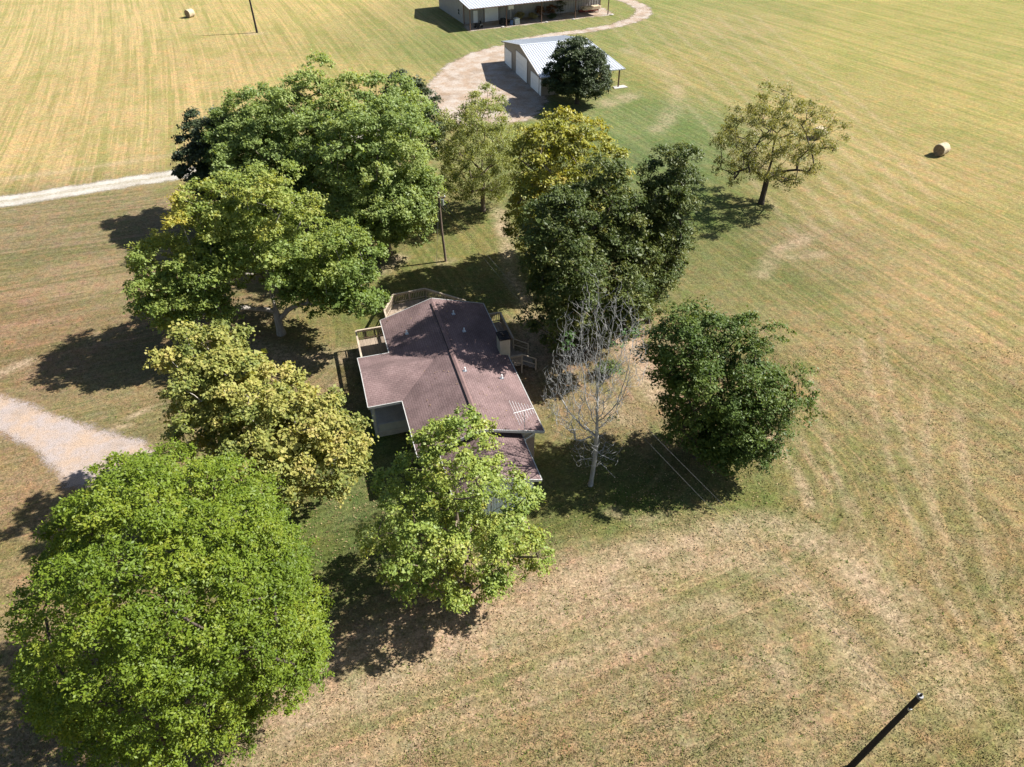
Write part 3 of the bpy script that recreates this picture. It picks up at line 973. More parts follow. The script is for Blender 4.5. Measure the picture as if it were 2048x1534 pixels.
t_ = empty('water_tote', bw(9.35, -4.2), barn_a)
tag(t_, 'white caged plastic water tote beside the second lean-to post', 'tank')
MB().box(-0.46, 0.46, -0.42, 0.42, 0.16, 1.1).tube([(0, 0, 1.1), (0, 0, 1.16)], 0.12, 10).make('tank', M['tote'], t_)
MB().box(-0.5, 0.5, -0.46, 0.46, 0.0, 0.14).make('pallet', M['steel'], t_)
cg = MB()
for a in (-0.5, -0.25, 0, 0.25, 0.5):
    for b in (-0.46, 0.46):
        cg.bar((a, b, 0.14), (a, b, 1.12), 0.02)
for z in (0.4, 0.75, 1.12):
    for b in (-0.46, 0.46):
        cg.bar((-0.5, b, z), (0.5, b, z), 0.02)
    for a in (-0.5, 0.5):
        cg.bar((a, -0.46, z), (a, 0.46, z), 0.02)
cg.make('cage', M['steel'], t_)
t_ = empty('drum', bw(8.2, -4.3), 0)
tag(t_, 'blue plastic drum standing next to the white tote', 'drum')
MB().tube([(0, 0, 0), (0, 0, 0.05), (0, 0, 0.3), (0, 0, 0.33), (0, 0, 0.58), (0, 0, 0.61), (0, 0, 0.85), (0, 0, 0.9)], [0.26, 0.29, 0.29, 0.305, 0.305, 0.29, 0.29, 0.27], 16).make('barrel', M['blue'], t_)
MB().tube([(0, 0, 0.88), (0, 0, 0.93)], 0.22, 14).make('lid', M['dark'], t_)
t_ = empty('basketball_hoop', bw(8.9, -2.4), barn_a)
tag(t_, 'basketball stand with white backboard under the lean-to roof', 'hoop')
MB().tube([(0, 0, 0.1), (0, 0, 2.7)], 0.05, 8).make('pole', M['steel'], t_)
MB().box(-0.55, 0.55, -0.2, -0.16, 2.35, 3.05).make('backboard', M['door'], t_)
MB().tube([(0.22 * math.cos(a), -0.45 + 0.22 * math.sin(a), 2.5) for a in np.linspace(0, 6.28, 13)], 0.015, 5).make('rim', M['red'], t_)
MB().box(-0.4, 0.4, -0.2, 0.6, 0, 0.2).make('base', M['dark'], t_)
t_ = empty('machine_cart', bw(7.0, -3.3), barn_a + 0.2)
tag(t_, 'dark utility cart loaded with dark gear between tote and roll-up door', 'cart')
MB().box(-0.8, 0.8, -0.45, 0.45, 0.35, 0.45).box(-0.8, -0.74, -0.45, 0.45, 0.45, 0.85).box(0.74, 0.8, -0.45, 0.45, 0.45, 0.85).make('bed', M['dark'], t_)
MB().box(-0.6, 0.1, -0.35, 0.3, 0.45, 1.15).box(0.2, 0.6, -0.3, 0.35, 0.45, 0.95).make('load', M['dark'], t_)
for a in (-0.5, 0.5):
    for b in (-0.5, 0.5):
        MB().tube([(a, b - 0.06, 0.22), (a, b + 0.06, 0.22)], 0.22, 12).make('wheel', M['dark'], t_)
MB().bar((0.8, 0, 0.4), (1.5, 0, 0.15), 0.05).make('tongue', M['brown_metal'], t_)
t_ = empty('lumber_stack', bw(27.2, -1.9), barn_a)
tag(t_, 'stack of pale boards on trestles at the sunny end of the workshop wall', 'lumber')
rr = random.Random(5)
for lay in range(4):
    for j in range(4):
        L_ = rr.uniform(1.7, 2.3)
        MB().box(-L_, L_ - rr.uniform(0, 0.4), -0.6 + j * 0.3, -0.33 + j * 0.3, 0.62 + lay * 0.14, 0.74 + lay * 0.14).make('board', M['lumber'], t_)
for a in (-1.3, 0.2, 1.3):
    MB().box(a - 0.06, a + 0.06, -0.7, 0.7, 0.5, 0.61).bar((a, -0.6, 0), (a, -0.5, 0.5), 0.09).bar((a, 0.6, 0), (a, 0.5, 0.5), 0.09).make('trestle', M['brown_metal'], t_)
MB().box(-2.4, 2.2, 0.75, 1.1, 0, 0.4).make('beam', M['red'], t_)
rr = random.Random(8)
for x_, wh in ((6.0, 'the second lean-to post, near the blue drum'), (15.3, 'the middle lean-to post'), (21.2, 'the fourth lean-to post, by the dark shrub'), (29.9, 'the end lean-to post, past the lumber')):
    r_ = rr.uniform(0.26, 0.36)
    o = MB().tube([(0, 0, -0.05), (0.02, 0, r_ * 0.3), (0, 0.03, r_ * 0.6), (0, 0, r_ * 0.75)], [r_ * 0.9, r_, r_ * 0.7, r_ * 0.2], 7).make('rock', M['concrete'])
    o.location = bw(x_, -5.3 + rr.uniform(-0.3, 0.2))
    o.scale = (1.3, 0.9, 0.8)
    tag(o, 'small pale rock at the foot of ' + wh, 'rock', 'rocks along the lean-to')

# ------------------------------------------------------------------ hay bales
def bale(loc, az, label, D=1.5, Lb=1.35):
    t_ = empty('hay_bale', loc, az)
    tag(t_, label, 'hay bale', 'round hay bales in the field')
    r = D / 2
    b = MB()
    n = 28
    prof = [(-Lb / 2, r * 0.93), (-Lb / 2 + 0.07, r), (-Lb / 4, r * 1.01), (0, r), (Lb / 4, r * 1.012), (Lb / 2 - 0.07, r), (Lb / 2, r * 0.93)]
    pts = [(x, 0, r * 0.97) for x, _ in prof]
    v, f = [], []
    for x, q in prof:
        for k_ in range(n):
            a = 2 * math.pi * k_ / n
            q = q * (1 + 0.022 * math.sin(k_ * 2.7 + x * 9) + 0.018 * math.sin(k_ * 5.3 + x * 23))
            z = r * 0.97 + q * math.sin(a)
            v.append((x, q * math.cos(a), max(z, -0.02)))
    for i in range(len(prof) - 1):
        for k_ in range(n):
            f.append((i * n + k_, i * n + (k_ + 1) % n, (i + 1) * n + (k_ + 1) % n, (i + 1) * n + k_))
    link_mesh('roll', v, f, M['hay'], t_)
    for sx in (-1, 1):
        v = [(sx * (Lb / 2 - 0.0), 0, r * 0.97)]
        f = []
        rings = 6
        for i in range(1, rings + 1):
            q = r * 0.93 * i / rings
            for k_ in range(n):
                a = 2 * math.pi * k_ / n
                v.append((sx * (Lb / 2 + (0.025 if i % 2 else 0) * (i < rings)), q * math.cos(a), r * 0.97 + q * math.sin(a)))
        for k_ in range(n):
            f.append((0, 1 + k_, 1 + (k_ + 1) % n))
        for i in range(rings - 1):
            for k_ in range(n):
                f.append((1 + i * n + k_, 1 + (i + 1) * n + k_, 1 + (i + 1) * n + (k_ + 1) % n, 1 + i * n + (k_ + 1) % n))
        link_mesh('end_face', v, f, M['hay_end'], t_)


bale((54.7, 89.6, 0), R(33), 'round hay bale alone in the open field past the lone spreading tree')
bale((-64.7, 158.8, 0), R(62), 'round hay bale in the far straw field near the leaning pole')
bale((40.9, 95.3, 0), R(40), 'round hay bale half hidden behind the crown of the lone spreading tree')

# ------------------------------------------------------------------ poles and wires
t_ = empty('utility_pole', (-6.6, 63.1, 0))
tag(t_, 'brown wooden utility pole with hardware on top standing on the lawn', 'utility pole')
MB().tube([(0, 0, -0.2), (-0.2, 0.02, 3.5), (-0.28, 0.04, 7.35)], [0.13, 0.115, 0.095], 10).make('shaft', M['pole'], t_)
MB().box(-0.75, 0.35, -0.06, 0.06, 6.75, 6.87).make('crossarm', M['pole'], t_)
for a in (-0.68, 0.28):
    MB().tube([(a, 0, 6.87), (a, 0, 6.93), (a, 0, 7.05)], [0.05, 0.06, 0.03], 8).make('insulator', M['door'], t_)
MB().tube([(0.06, -0.1, 6.1), (0.06, -0.1, 6.7)], 0.15, 10).make('transformer', M['steel'], t_)
MB().tube([(-0.28, 0, 6.6), (-0.9, -0.6, 0)], 0.012, 5).make('guy_wire', M['wire'], t_)
t_ = empty('utility_pole', (-48.2, 147.3, 0))
tag(t_, 'tall thin dark pole leaning in the far straw field', 'utility pole')
MB().tube([(0, 0, -0.2), (-0.15, 0.2, 4.5), (-0.35, 0.4, 9.5)], [0.2, 0.17, 0.12], 8).make('shaft', M['pole_black'], t_)
t_ = empty('utility_pole', (16.45, 14.95, 0))
tag(t_, 'near black pole with a bright metal cap cut by the bottom edge', 'utility pole')
top = np.array((0.95, 0.08, 7.0))
MB().tube([(0, 0, -0.2), tuple(top * 0.5 + (0.0, 0, 0)), tuple(top)], [0.15, 0.135, 0.12], 14).make('shaft', M['pole_black'], t_)
MB().tube([tuple(top - (0.01, 0, 0.1)), tuple(top + (0.01, 0, 0.03))], 0.128, 14).make('cap', M['wire'], t_)
MB().tube([tuple(top + (0.01, 0, 0.05)), tuple(top + (0.01, 0, 0.2))], [0.055, 0.04], 10).make('insulator', M['dark'], t_)
MB().box(0.72, 0.86, -0.08, 0.06, 6.0, 6.12).make('bracket', M['steel'], t_)
for i, (dz, dx) in enumerate(((0.12, 0.0), (-0.9, -0.12))):
    a = np.array((17.4 + dx, 15.03, 7.0 + dz))
    b = np.array((-6.9, 63.1, 6.9 + dz * 0.6))
    pts = [tuple(a + (b - a) * u - np.array((0, 0, 1.3 * 4 * u * (1 - u)))) for u in np.linspace(0, 1, 25)]
    o = MB().tube(pts, 0.006, 5).make('overhead_wire', M['wire'])
    tag(o, ('upper' if i == 0 else 'lower') + ' of the two thin wires strung between the near pole and the lawn pole', 'wire', 'overhead wires')

# ------------------------------------------------------------------ trees
def leaf_mat(name, cols, rough=0.5, spec=0.35, trans=0.3):
    t = NT(name)
    h = t.attr('hue')
    cr = t.n('ShaderNodeValToRGB')
    t.l(h, cr.inputs[0])
    el = cr.color_ramp.elements
    while len(el) < len(cols):
        el.new(0.5)
    for i, c in enumerate(cols):
        el[i].position = i / (len(cols) - 1)
        el[i].color = (*c, 1)
    col = cr.outputs[0]
    a = t.pbr(col, rough, spec)
    tr = t.n('ShaderNodeBsdfTranslucent')
    t.l(t.mix(1.0, col, (1.35, 1.25, 0.5), 'MULTIPLY'), tr.inputs[0])
    mx = t.n('ShaderNodeMixShader')
    mx.inputs[0].default_value = trans
    t.l(a, mx.inputs[1])
    t.l(tr.outputs[0], mx.inputs[2])
    return t.done(mx.outputs[0])


def bark(name, col):
    return simple(name, col, 0.9, 0.35, 1.5, 0.15, 0, 0.4, (3, 3, 0.7))


M['bark'] = bark('grey_brown_bark', (0.16, 0.125, 0.095))
M['bark_maple'] = bark('maple_bark', (0.24, 0.215, 0.185))
M['bark_pale'] = bark('pale_bark', (0.42, 0.38, 0.33))
M['bark_dark'] = bark('dark_bark', (0.07, 0.055, 0.045))
M['bark_dead'] = bark('silver_dead_wood', (0.29, 0.285, 0.275))


def unit(a):
    return a / (np.linalg.norm(a, axis=-1, keepdims=True) + 1e-9)


class Skeleton:
    def __init__(self, rng, base_r):
        self.p, self.par, self.chains, self.tips = [], [], [], []
        self.rng = rng
        self.base_r = base_r

    def node(self, p, par):
        self.p.append(np.array(p, float))
        self.par.append(par)
        return len(self.p) - 1

    def trunk(self, pts):
        ch = []
        last = -1
        for p in pts:
            last = self.node(p, last)
            ch.append(last)
        self.chains.append(ch)
        self.tips.append(last)

    def attach(self, q, rise=0.35, step=0.7, bend=0.25, min_z=0.0, jit=0.03):
        P = np.array(self.p)
        d = P - q
        hd = np.hypot(d[:, 0], d[:, 1])
        dist = np.sqrt((d ** 2).sum(1))
        cost = dist + 2.2 * np.maximum(0, P[:, 2] + rise * hd - q[2]) + 6.0 * np.maximum(0, min_z - P[:, 2])
        i = int(cost.argmin())
        a = P[i]
        L = dist[i]
        n = max(2, int(math.ceil(L / step)))
        ctrl = (a + q) / 2 + np.array((0, 0, bend * L * 0.5)) * (1 if q[2] > a[2] else -0.3) * 0.5 + self.rng.normal(size=3) * L * 0.09
        ch = [i]
        last = i
        for k_ in range(1, n + 1):
            u = k_ / n
            pt = a * (1 - u) ** 2 + 2 * ctrl * u * (1 - u) + q * u * u
            if k_ < n:
                pt = pt + self.rng.normal(size=3) * jit * step
            last = self.node(pt, last)
            ch.append(last)
        self.chains.append(ch)
        self.tips.append(last)
        return last

    def radii(self, expo=0.52, rmin=0.011):
        w = np.zeros(len(self.p))
        for t in self.tips:
            w[t] += 1
        for i in range(len(self.p) - 1, 0, -1):
            if self.par[i] >= 0:
                w[self.par[i]] += w[i]
        r = np.maximum(w, 1) ** expo
        self.r = np.maximum(r / r[0] * self.base_r, rmin)

    def mesh(self, sel, sides):
        V, F = [], []
        n0 = 0
        for ch in sel:
            n = sides(self.r[ch[min(1, len(ch) - 1)]])
            ring = []
            for j, i in enumerate(ch):
                p = self.p[i]
                d = self.p[ch[min(j + 1, len(ch) - 1)]] - self.p[ch[max(j - 1, 0)]]
                d = d / (np.linalg.norm(d) + 1e-9)
                up = np.array((0, 0, 1.0)) if abs(d[2]) < 0.9 else np.array((1.0, 0, 0))
                s_ = np.cross(d, up)
                s_ /= np.linalg.norm(s_)
                u_ = np.cross(s_, d)
                r = self.r[i]
                if j == 0 and len(ch) > 1 and i != 0:
                    r = min(r, self.r[ch[1]] * 1.15)
                if i == 0:
                    r *= 1.35
                if j == len(ch) - 1:
                    r *= 0.5
                for k_ in range(n):
                    a = 2 * math.pi * k_ / n
                    V.append(p + (s_ * math.cos(a) + u_ * math.sin(a)) * r)
            for j in range(len(ch) - 1):
                for k_ in range(n):
                    F.append((n0 + j * n + k_, n0 + j * n + (k_ + 1) % n, n0 + (j + 1) * n + (k_ + 1) % n, n0 + (j + 1) * n + k_))
            n0 += len(ch) * n
        return np.array(V), np.array(F)


def scatter_clumps(rng, lobes, n, rc, fill=0.55, wob=0.16, square=0.0):
    """evenly spread clump centres through the outer part of a set of uneven ellipsoids"""
    out = []
    vol = np.array([l[3] * l[4] + l[3] * l[5] for l in lobes])
    pick = rng.choice(len(lobes), size=n, p=vol / vol.sum())
    K = rng.normal(size=(5, 3)) * 2.6
    ph = rng.random(5) * 6.28
    for li in sorted(pick):
        l = lobes[li]
        c, s_ = np.array(l[:3]), np.maximum(np.array(l[3:6]) - rc * 0.85, 0.25)
        d = unit(rng.normal(size=(16, 3)))
        g_ = 1 + wob * np.sin(d @ K.T + ph).sum(1, keepdims=True) / 2.2
        if square:
            hx = np.hypot(d[:, 0], d[:, 1])[:, None]
            g_ = np.where(d[:, 2:3] < 0, g_ / np.maximum(hx, -d[:, 2:3]) ** square, g_)
        cand = d * g_ * (fill + (1 - fill) * rng.random((16, 1)) ** 0.6) * s_ + c
        if out:
            dd = np.sqrt(((cand[:, None, :] - np.array(out)[None]) ** 2).sum(-1)).min(1)
            out.append(cand[dd.argmax()])
        else:
            out.append(cand[0])
    return np.array(out)


def make_leaves(rng, clumps, rc, ns, nl, size, aspect, center, tuft, droop=0.0, hue_fn=None, up=0.8, flat=0.75, holes=0.0, hue_spread=(0.4, 0.3, 0.3), shell=0.6):
    """leaf blades grouped in tufts round each clump; returns verts, quads, hue"""
    n = len(clumps)
    rcv = rc * rng.uniform(0.65, 1.3, n)
    d = rng.normal(size=(n, ns, 3))
    d[..., 2] = np.where(rng.random((n, ns)) < 0.75, np.abs(d[..., 2]), d[..., 2])
    out = unit(clumps - center)[:, None, :]
    d = unit(unit(d) + 0.45 * out)
    sub = clumps[:, None, :] + d * (rcv[:, None, None] * rng.uniform(shell, 1.08, (n, ns, 1))) * np.array((1, 1, flat))
    keep = rng.random((n, ns)) > holes
    hc = rng.random((n, 1)) * np.ones((n, ns))
    hs = rng.random((n, ns))
    sub, d, hc, hs = sub[keep], d[keep], hc[keep], hs[keep]
    m = len(sub)
    subr = tuft * rng.uniform(0.55, 1.35, (m, 1, 1))
    off = rng.normal(size=(m, nl, 3)) * np.array((1, 1, 0.55)) * subr * 0.6
    c = (sub[:, None, :] + off).reshape(-1, 3)
    N = len(c)
    c[:, 2] -= droop * np.abs(rng.normal(size=N)) * tuft
    nd = np.repeat(d, nl, 0)
    nrm = unit(np.array((0.42, 0.05, 0.85)) * up + 0.42 * nd + 0.5 * rng.normal(size=(N, 3)))
    t1 = unit(np.cross(nrm, rng.normal(size=(N, 3))))
    t1[:, 2] -= 0.25 + droop
    t1 = unit(t1)
    b1 = np.cross(nrm, t1)
    L = size * rng.uniform(0.45, 1.45, (N, 1))
    Wd = L * aspect * rng.uniform(0.8, 1.2, (N, 1))
    V = np.stack([c - t1 * L * 0.5, c + b1 * Wd * 0.5 - nrm * L * 0.06, c + t1 * L * 0.5, c - b1 * Wd * 0.5 - nrm * L * 0.06], 1).reshape(-1, 3)
    Qd = np.arange(N * 4).reshape(-1, 4)
    a, b_, e_ = hue_spread
    hue = a * np.repeat(hc, nl) + b_ * np.repeat(hs, nl) + e_ * rng.random(N)
    if hue_fn is not None:
        hue = hue_fn(c, hue)
    V[:, 2] = np.maximum(V[:, 2], 0.03)
    return V, Qd, np.clip(hue, 0, 1), sub


def tree(name, label, cat, base, H, r, zb, seed, mat, bark_m, nc, rc, ns, nl, size, aspect=0.55, tuft=0.34, trunk_r=0.3, fork=0.28, lobes=None,
         fill=0.6, twigs=False, droop=0.0, hue_fn=None, up=0.8, flat=0.75, holes=0.0, lean=(0, 0), group=None, min_z=None, hue_spread=(0.4, 0.3, 0.3), rise=0.35,
         core=0.0, wob=0.16, shell=0.6, square=0.0):
    rng = np.random.default_rng(seed)
    t_ = empty(name, (base[0], base[1], 0))
    tag(t_, label, cat, group)
    if lobes is None:
        lobes = [(lean[0], lean[1], (H + zb) / 2, r, r, (H - zb) / 2)]
    clumps = scatter_clumps(rng, lobes, nc, rc, fill, wob, square)
    clumps[:, 2] = np.maximum(clumps[:, 2], zb + rc * 0.55)
    center = np.array((lean[0], lean[1], zb + (H - zb) * 0.42))
    sk = Skeleton(rng, trunk_r)
    pts = []
    th = H * 0.62
    nseg = max(5, int(th / 0.8))
    for i in range(nseg + 1):
        u = i / nseg
        pts.append((lean[0] * u * u + rng.normal() * 0.1 * u, lean[1] * u * u + rng.normal() * 0.1 * u, -0.15 + th * u))
    sk.trunk(pts)
    mz = fork * H if min_z is None else min_z
    for i in np.argsort(np.linalg.norm(clumps - np.array((0, 0, mz)), axis=1)):
        sk.attach(clumps[i], min_z=mz, rise=rise)
    V, Qd, hue, sub = make_leaves(rng, clumps, rc, ns, nl, size, aspect, center, tuft, droop, hue_fn, up, flat, holes, hue_spread, shell)
    if core:
        cc = scatter_clumps(rng, [(*l[:3], l[3] * 0.66, l[4] * 0.66, l[5] * 0.66) for l in lobes], max(4, int(nc * core)), rc, 0.2, 0.1)
        cc[:, 2] = np.maximum(cc[:, 2], zb + rc)
        V2, Q2, h2, _ = make_leaves(rng, cc, rc * 1.3, 12, 14, size * 2.0, aspect, center, tuft * 1.5, 0, hue_fn, up, 0.8, 0, hue_spread, 0.2)
        Qd = np.concatenate([Qd, Q2 + len(V)])
        V = np.concatenate([V, V2])
        hue = np.concatenate([hue, h2])
    if twigs:
        ks = rng.choice(len(sub), size=min(len(sub), nc * 6), replace=False)
        for k_ in ks:
            sk.attach(sub[k_], rise=0.1, step=1.2, min_z=mz)
    sk.radii()
    sd_ = lambda q: 10 if q > 0.18 else (6 if q > 0.05 else (4 if q > 0.02 else 3))
    v, f = sk.mesh(sk.chains[:1], sd_)
    fast_mesh('trunk', v, f, bark_m, t_)
    v, f = sk.mesh(sk.chains[1:], sd_)
    tag(fast_mesh('branches', v, f, bark_m, t_), None, kind='stuff')
    tag(fast_mesh('crown', V, Qd, mat, t_, [('hue', 'FACE', hue)]), None, kind='stuff')
    return t_


LM = {
    'A': leaf_mat('leaf_oak', [(0.060, 0.098, 0.010), (0.100, 0.152, 0.013), (0.150, 0.200, 0.018), (0.225, 0.235, 0.026)], 0.5, 0.25, 0.30),
    'B': leaf_mat('leaf_sweetgum', [(0.110, 0.170, 0.032), (0.185, 0.250, 0.048), (0.270, 0.320, 0.062), (0.38, 0.35, 0.075)], 0.5, 0.35, 0.36),
    'C': leaf_mat('leaf_sycamore', [(0.080, 0.115, 0.026), (0.180, 0.205, 0.046), (0.325, 0.310, 0.080), (0.37, 0.29, 0.10)], 0.6, 0.3, 0.34),
    'D': leaf_mat('leaf_maple', [(0.095, 0.150, 0.036), (0.165, 0.230, 0.050), (0.265, 0.300, 0.066), (0.46, 0.38, 0.065)], 0.52, 0.3, 0.42),
    'E': leaf_mat('leaf_back_maple', [(0.115, 0.170, 0.050), (0.185, 0.250, 0.070), (0.255, 0.315, 0.092), (0.320, 0.350, 0.115)], 0.52, 0.3, 0.42),
    'X': leaf_mat('leaf_dark_back', [(0.030, 0.044, 0.020), (0.048, 0.068, 0.028), (0.075, 0.086, 0.040)], 0.5, 0.3, 0.25),
    'F': leaf_mat('leaf_pale', [(0.145, 0.175, 0.050), (0.240, 0.265, 0.075), (0.330, 0.335, 0.105)], 0.55, 0.3, 0.35),
    'G': leaf_mat('leaf_turning', [(0.110, 0.130, 0.024), (0.205, 0.220, 0.032), (0.315, 0.300, 0.040), (0.33, 0.24, 0.045)], 0.5, 0.35, 0.34),
    'H': leaf_mat('leaf_dark_gloss', [(0.034, 0.054, 0.014), (0.060, 0.086, 0.019), (0.100, 0.122, 0.028), (0.19, 0.175, 0.048)], 0.5, 0.22, 0.22),
    'I': leaf_mat('leaf_evergreen', [(0.028, 0.044, 0.018), (0.048, 0.068, 0.026), (0.080, 0.098, 0.036)], 0.52, 0.22, 0.15),
    'J': leaf_mat('leaf_pecan', [(0.100, 0.115, 0.034), (0.175, 0.185, 0.052), (0.250, 0.245, 0.074), (0.28, 0.22, 0.08)], 0.5, 0.3, 0.3),
    'K': leaf_mat('leaf_deep_green', [(0.036, 0.064, 0.013), (0.062, 0.102, 0.019), (0.100, 0.144, 0.027), (0.155, 0.180, 0.040)], 0.52, 0.22, 0.26),
    'V': leaf_mat('leaf_vine', [(0.05, 0.11, 0.03), (0.09, 0.17, 0.04)], 0.5, 0.3, 0.3),
    'S': leaf_mat('leaf_straw', [(0.20, 0.18, 0.06), (0.32, 0.27, 0.12), (0.38, 0.32, 0.18)], 0.7, 0.2, 0.3),
    'O': leaf_mat('leaf_rust', [(0.13, 0.06, 0.025), (0.22, 0.10, 0.035)], 0.7, 0.2, 0.25),
}

tree('oak_tree', 'huge round bright green oak in the near corner, the largest crown', 'tree', (-15.0, 18.5), 16.3, 6.3, 0.8, 31, LM['A'], M['bark_dark'],
     142, 1.14, 48, 31, 0.134, 0.5, 0.22, 0.36, 0.2, fill=0.84, flat=0.9, core=0.25, wob=0.09, shell=0.68, square=0.4)
tree('sweetgum_tree', 'light yellow-green sweetgum in front of the low end of the house', 'tree', (-3.0, 25.0), 13.4, 5.0, 1.6, 12, LM['B'], M['bark'],
     84, 0.85, 18, 34, 0.165, 0.7, 0.27, 0.24, 0.25, fill=0.45, twigs=True, holes=0.12,
     lobes=[(-1.4, -0.4, 6.2, 4.0, 3.6, 4.0), (1.6, 0.0, 6.2, 4.2, 3.6, 4.2), (0.2, 1.2, 10.0, 2.9, 2.7, 3.2), (0.2, 0, 3.6, 4.6, 4.0, 2.0)])
tree('sycamore_tree', 'yellowing olive sycamore between the gravel parking spot and the porch', 'tree', (-15.2, 31.3), 12.6, 6.5, 1.6, 13, LM['C'], M['bark_pale'],
     165, 0.8, 17, 28, 0.18, 0.85, 0.30, 0.3, 0.22, fill=0.45, twigs=True, holes=0.12, core=0.1, shell=0.4,
     lobes=[(0.4, -0.2, 6.4, 5.6, 4.8, 4.4), (-2.9, 3.0, 9.4, 3.4, 3.4, 3.6), (3.2, -0.4, 6.0, 3.6, 3.8, 3.6), (-1.4, 1.6, 8.0, 4.6, 3.8, 4.0)])


def maple_hue(c, h):
    k_ = np.clip((c[:, 2] - 6.0) / 6.0, 0, 1) * 0.30 + np.clip((-c[:, 0] - 2) / 8.0, 0, 1) * 0.22
    n_ = vnoise(c[:, 0], c[:, 1], 0.35, 9)
    return h * 0.62 + k_ * (0.3 + 1.2 * n_)


tree('maple_tree', 'broad maple with pale forked limbs and yellow-tipped leaves beside the house', 'tree', (-20.0, 50.8), 13.0, 10.5, 1.0, 14, LM['D'], M['bark_maple'],
     190, 1.15, 23, 29, 0.20, 0.7, 0.33, 0.33, 0.12, fill=0.5, hue_fn=maple_hue, rise=0.45, min_z=1.2, holes=0.06, core=0.12,
     lobes=[(-5.8, -2.0, 7.2, 4.4, 4.2, 4.2), (-3.0, 0.4, 10.4, 4.2, 4.4, 4.2), (1.2, 0.4, 11.2, 4.4, 4.4, 4.0), (5.8, -0.6, 7.6, 4.6, 4.2, 3.8), (-2.6, -2.2, 8.0, 3.4, 2.8, 2.2), (2.6, -2.4, 8.2, 3.0, 2.6, 2.4),
            (7.4, -2.2, 5.8, 3.6, 3.0, 3.2), (-6.4, -3.4, 5.6, 3.6, 2.8, 3.2), (-1.0, 3.8, 6.0, 7.6, 3.4, 3.8), (4.6, 0.2, 4.6, 3.6, 3.0, 2.8), (-3.8, -2.8, 5.0, 3.0, 2.4, 2.4), (2.8, -1.6, 5.8, 2.6, 2.2, 2.0)])
tree('maple_tree', 'middle green maple crown rising highest in the big back clump', 'tree', (-17.8, 71.2), 17.4, 7.6, 1.8, 15, LM['E'], M['bark'],
     110, 1.4, 34, 26, 0.24, 0.6, 0.34, 0.42, 0.2, fill=0.62, group='back clump of maples', core=0.2, flat=0.95,
     lobes=[(0, 0, 8.8, 7.6, 7.4, 7.2), (4.4, 0.6, 9.4, 6.0, 5.6, 6.2), (-3.6, -0.4, 7.8, 6.0, 5.6, 6.0)])
tree('maple_tree', 'green maple of the back clump standing next to the utility pole', 'tree', (-12.6, 64.8), 16.2, 6.0, 1.6, 16, LM['E'], M['bark'],
     105, 1.3, 34, 26, 0.23, 0.6, 0.33, 0.38, 0.2, fill=0.6, group='back clump of maples', core=0.2, flat=0.95,
     lobes=[(0, 0, 9.2, 6.0, 5.8, 7.0), (-0.6, -2.8, 5.4, 5.2, 3.6, 3.8), (2.0, -0.6, 5.6, 4.6, 4.0, 4.0)])
tree('maple_tree', 'green maple of the back clump nearest the gravel driveway', 'tree', (-24.4, 69.8), 13.8, 6.5, 1.2, 17, LM['E'], M['bark'],
     82, 1.3, 34, 26, 0.23, 0.6, 0.33, 0.36, 0.2, fill=0.62, group='back clump of maples', hue_fn=lambda c, h: h * 0.85, core=0.2, flat=0.95)
tree('shade_tree', 'small purplish-dark tree overhanging the end of the gravel driveway', 'tree', (-30.6, 72.6), 11.6, 4.2, 0.8, 18, LM['X'], M['bark_dark'],
     62, 0.95, 20, 26, 0.24, 0.7, 0.34, 0.25, 0.2, fill=0.6, core=0.2)
tree('shade_tree', 'dark green tree peeking out behind the back clump by the dirt apron', 'tree', (-11.6, 84.0), 11.8, 4.2, 1.0, 19, LM['X'], M['bark_dark'],
     44, 1.0, 20, 24, 0.25, 0.7, 0.35, 0.25, 0.2, fill=0.6, core=0.2)
tree('elm_tree', 'thin pale olive tree between the back clump and the yellowing tree', 'tree', (-3.2, 74.0), 13.2, 5.4, 0.8, 20, LM['F'], M['bark'],
     95, 0.95, 19, 26, 0.22, 0.45, 0.36, 0.24, 0.2, fill=0.35, twigs=True, holes=0.15, droop=0.5)
tree('hickory_tree', 'yellowing golden-topped tree behind the tall dark magnolia', 'tree', (4.5, 60.6), 16.4, 6.4, 1.0, 21, LM['G'], M['bark'],
     110, 1.1, 20, 26, 0.24, 0.6, 0.36, 0.34, 0.2, fill=0.5, twigs=True, holes=0.08, core=0.1)
tree('magnolia_tree', 'tall dark glossy green magnolia behind the bare grey tree', 'tree', (6.1, 47.4), 16.6, 5.4, 0.8, 22, LM['H'], M['bark_dark'],
     185, 1.0, 23, 26, 0.22, 0.45, 0.33, 0.36, 0.1, fill=0.6, core=0.2, lobes=[(0.4, 2.6, 8.0, 5.0, 4.6, 7.4), (-1.6, 0.8, 6.6, 4.0, 4.0, 5.8), (1.0, 2.8, 10.8, 4.0, 3.8, 5.8),
     (2.4, -2.2, 7.0, 2.4, 2.4, 3.4), (-1.2, -2.6, 8.5, 3.0, 2.6, 4.5), (-2.4, -0.2, 11.4, 3.2, 3.2, 4.6), (3.4, 2.6, 7.0, 3.2, 3.0, 5.6)])
tree('magnolia_tree', 'narrower dark magnolia column on the open-field side of the tall magnolia', 'tree', (12.0, 52.6), 16.2, 3.1, 0.8, 23, LM['H'], M['bark_dark'],
     70, 0.9, 22, 28, 0.22, 0.45, 0.32, 0.28, 0.1, fill=0.6, core=0.2)
tree('holly_tree', 'round dark evergreen in front of the silver-roofed garage', 'tree', (9.6, 108.6), 9.0, 5.3, 0.4, 25, LM['I'], M['bark_dark'],
     95, 0.95, 22, 24, 0.26, 0.55, 0.36, 0.3, 0.1, fill=0.68, core=0.2)
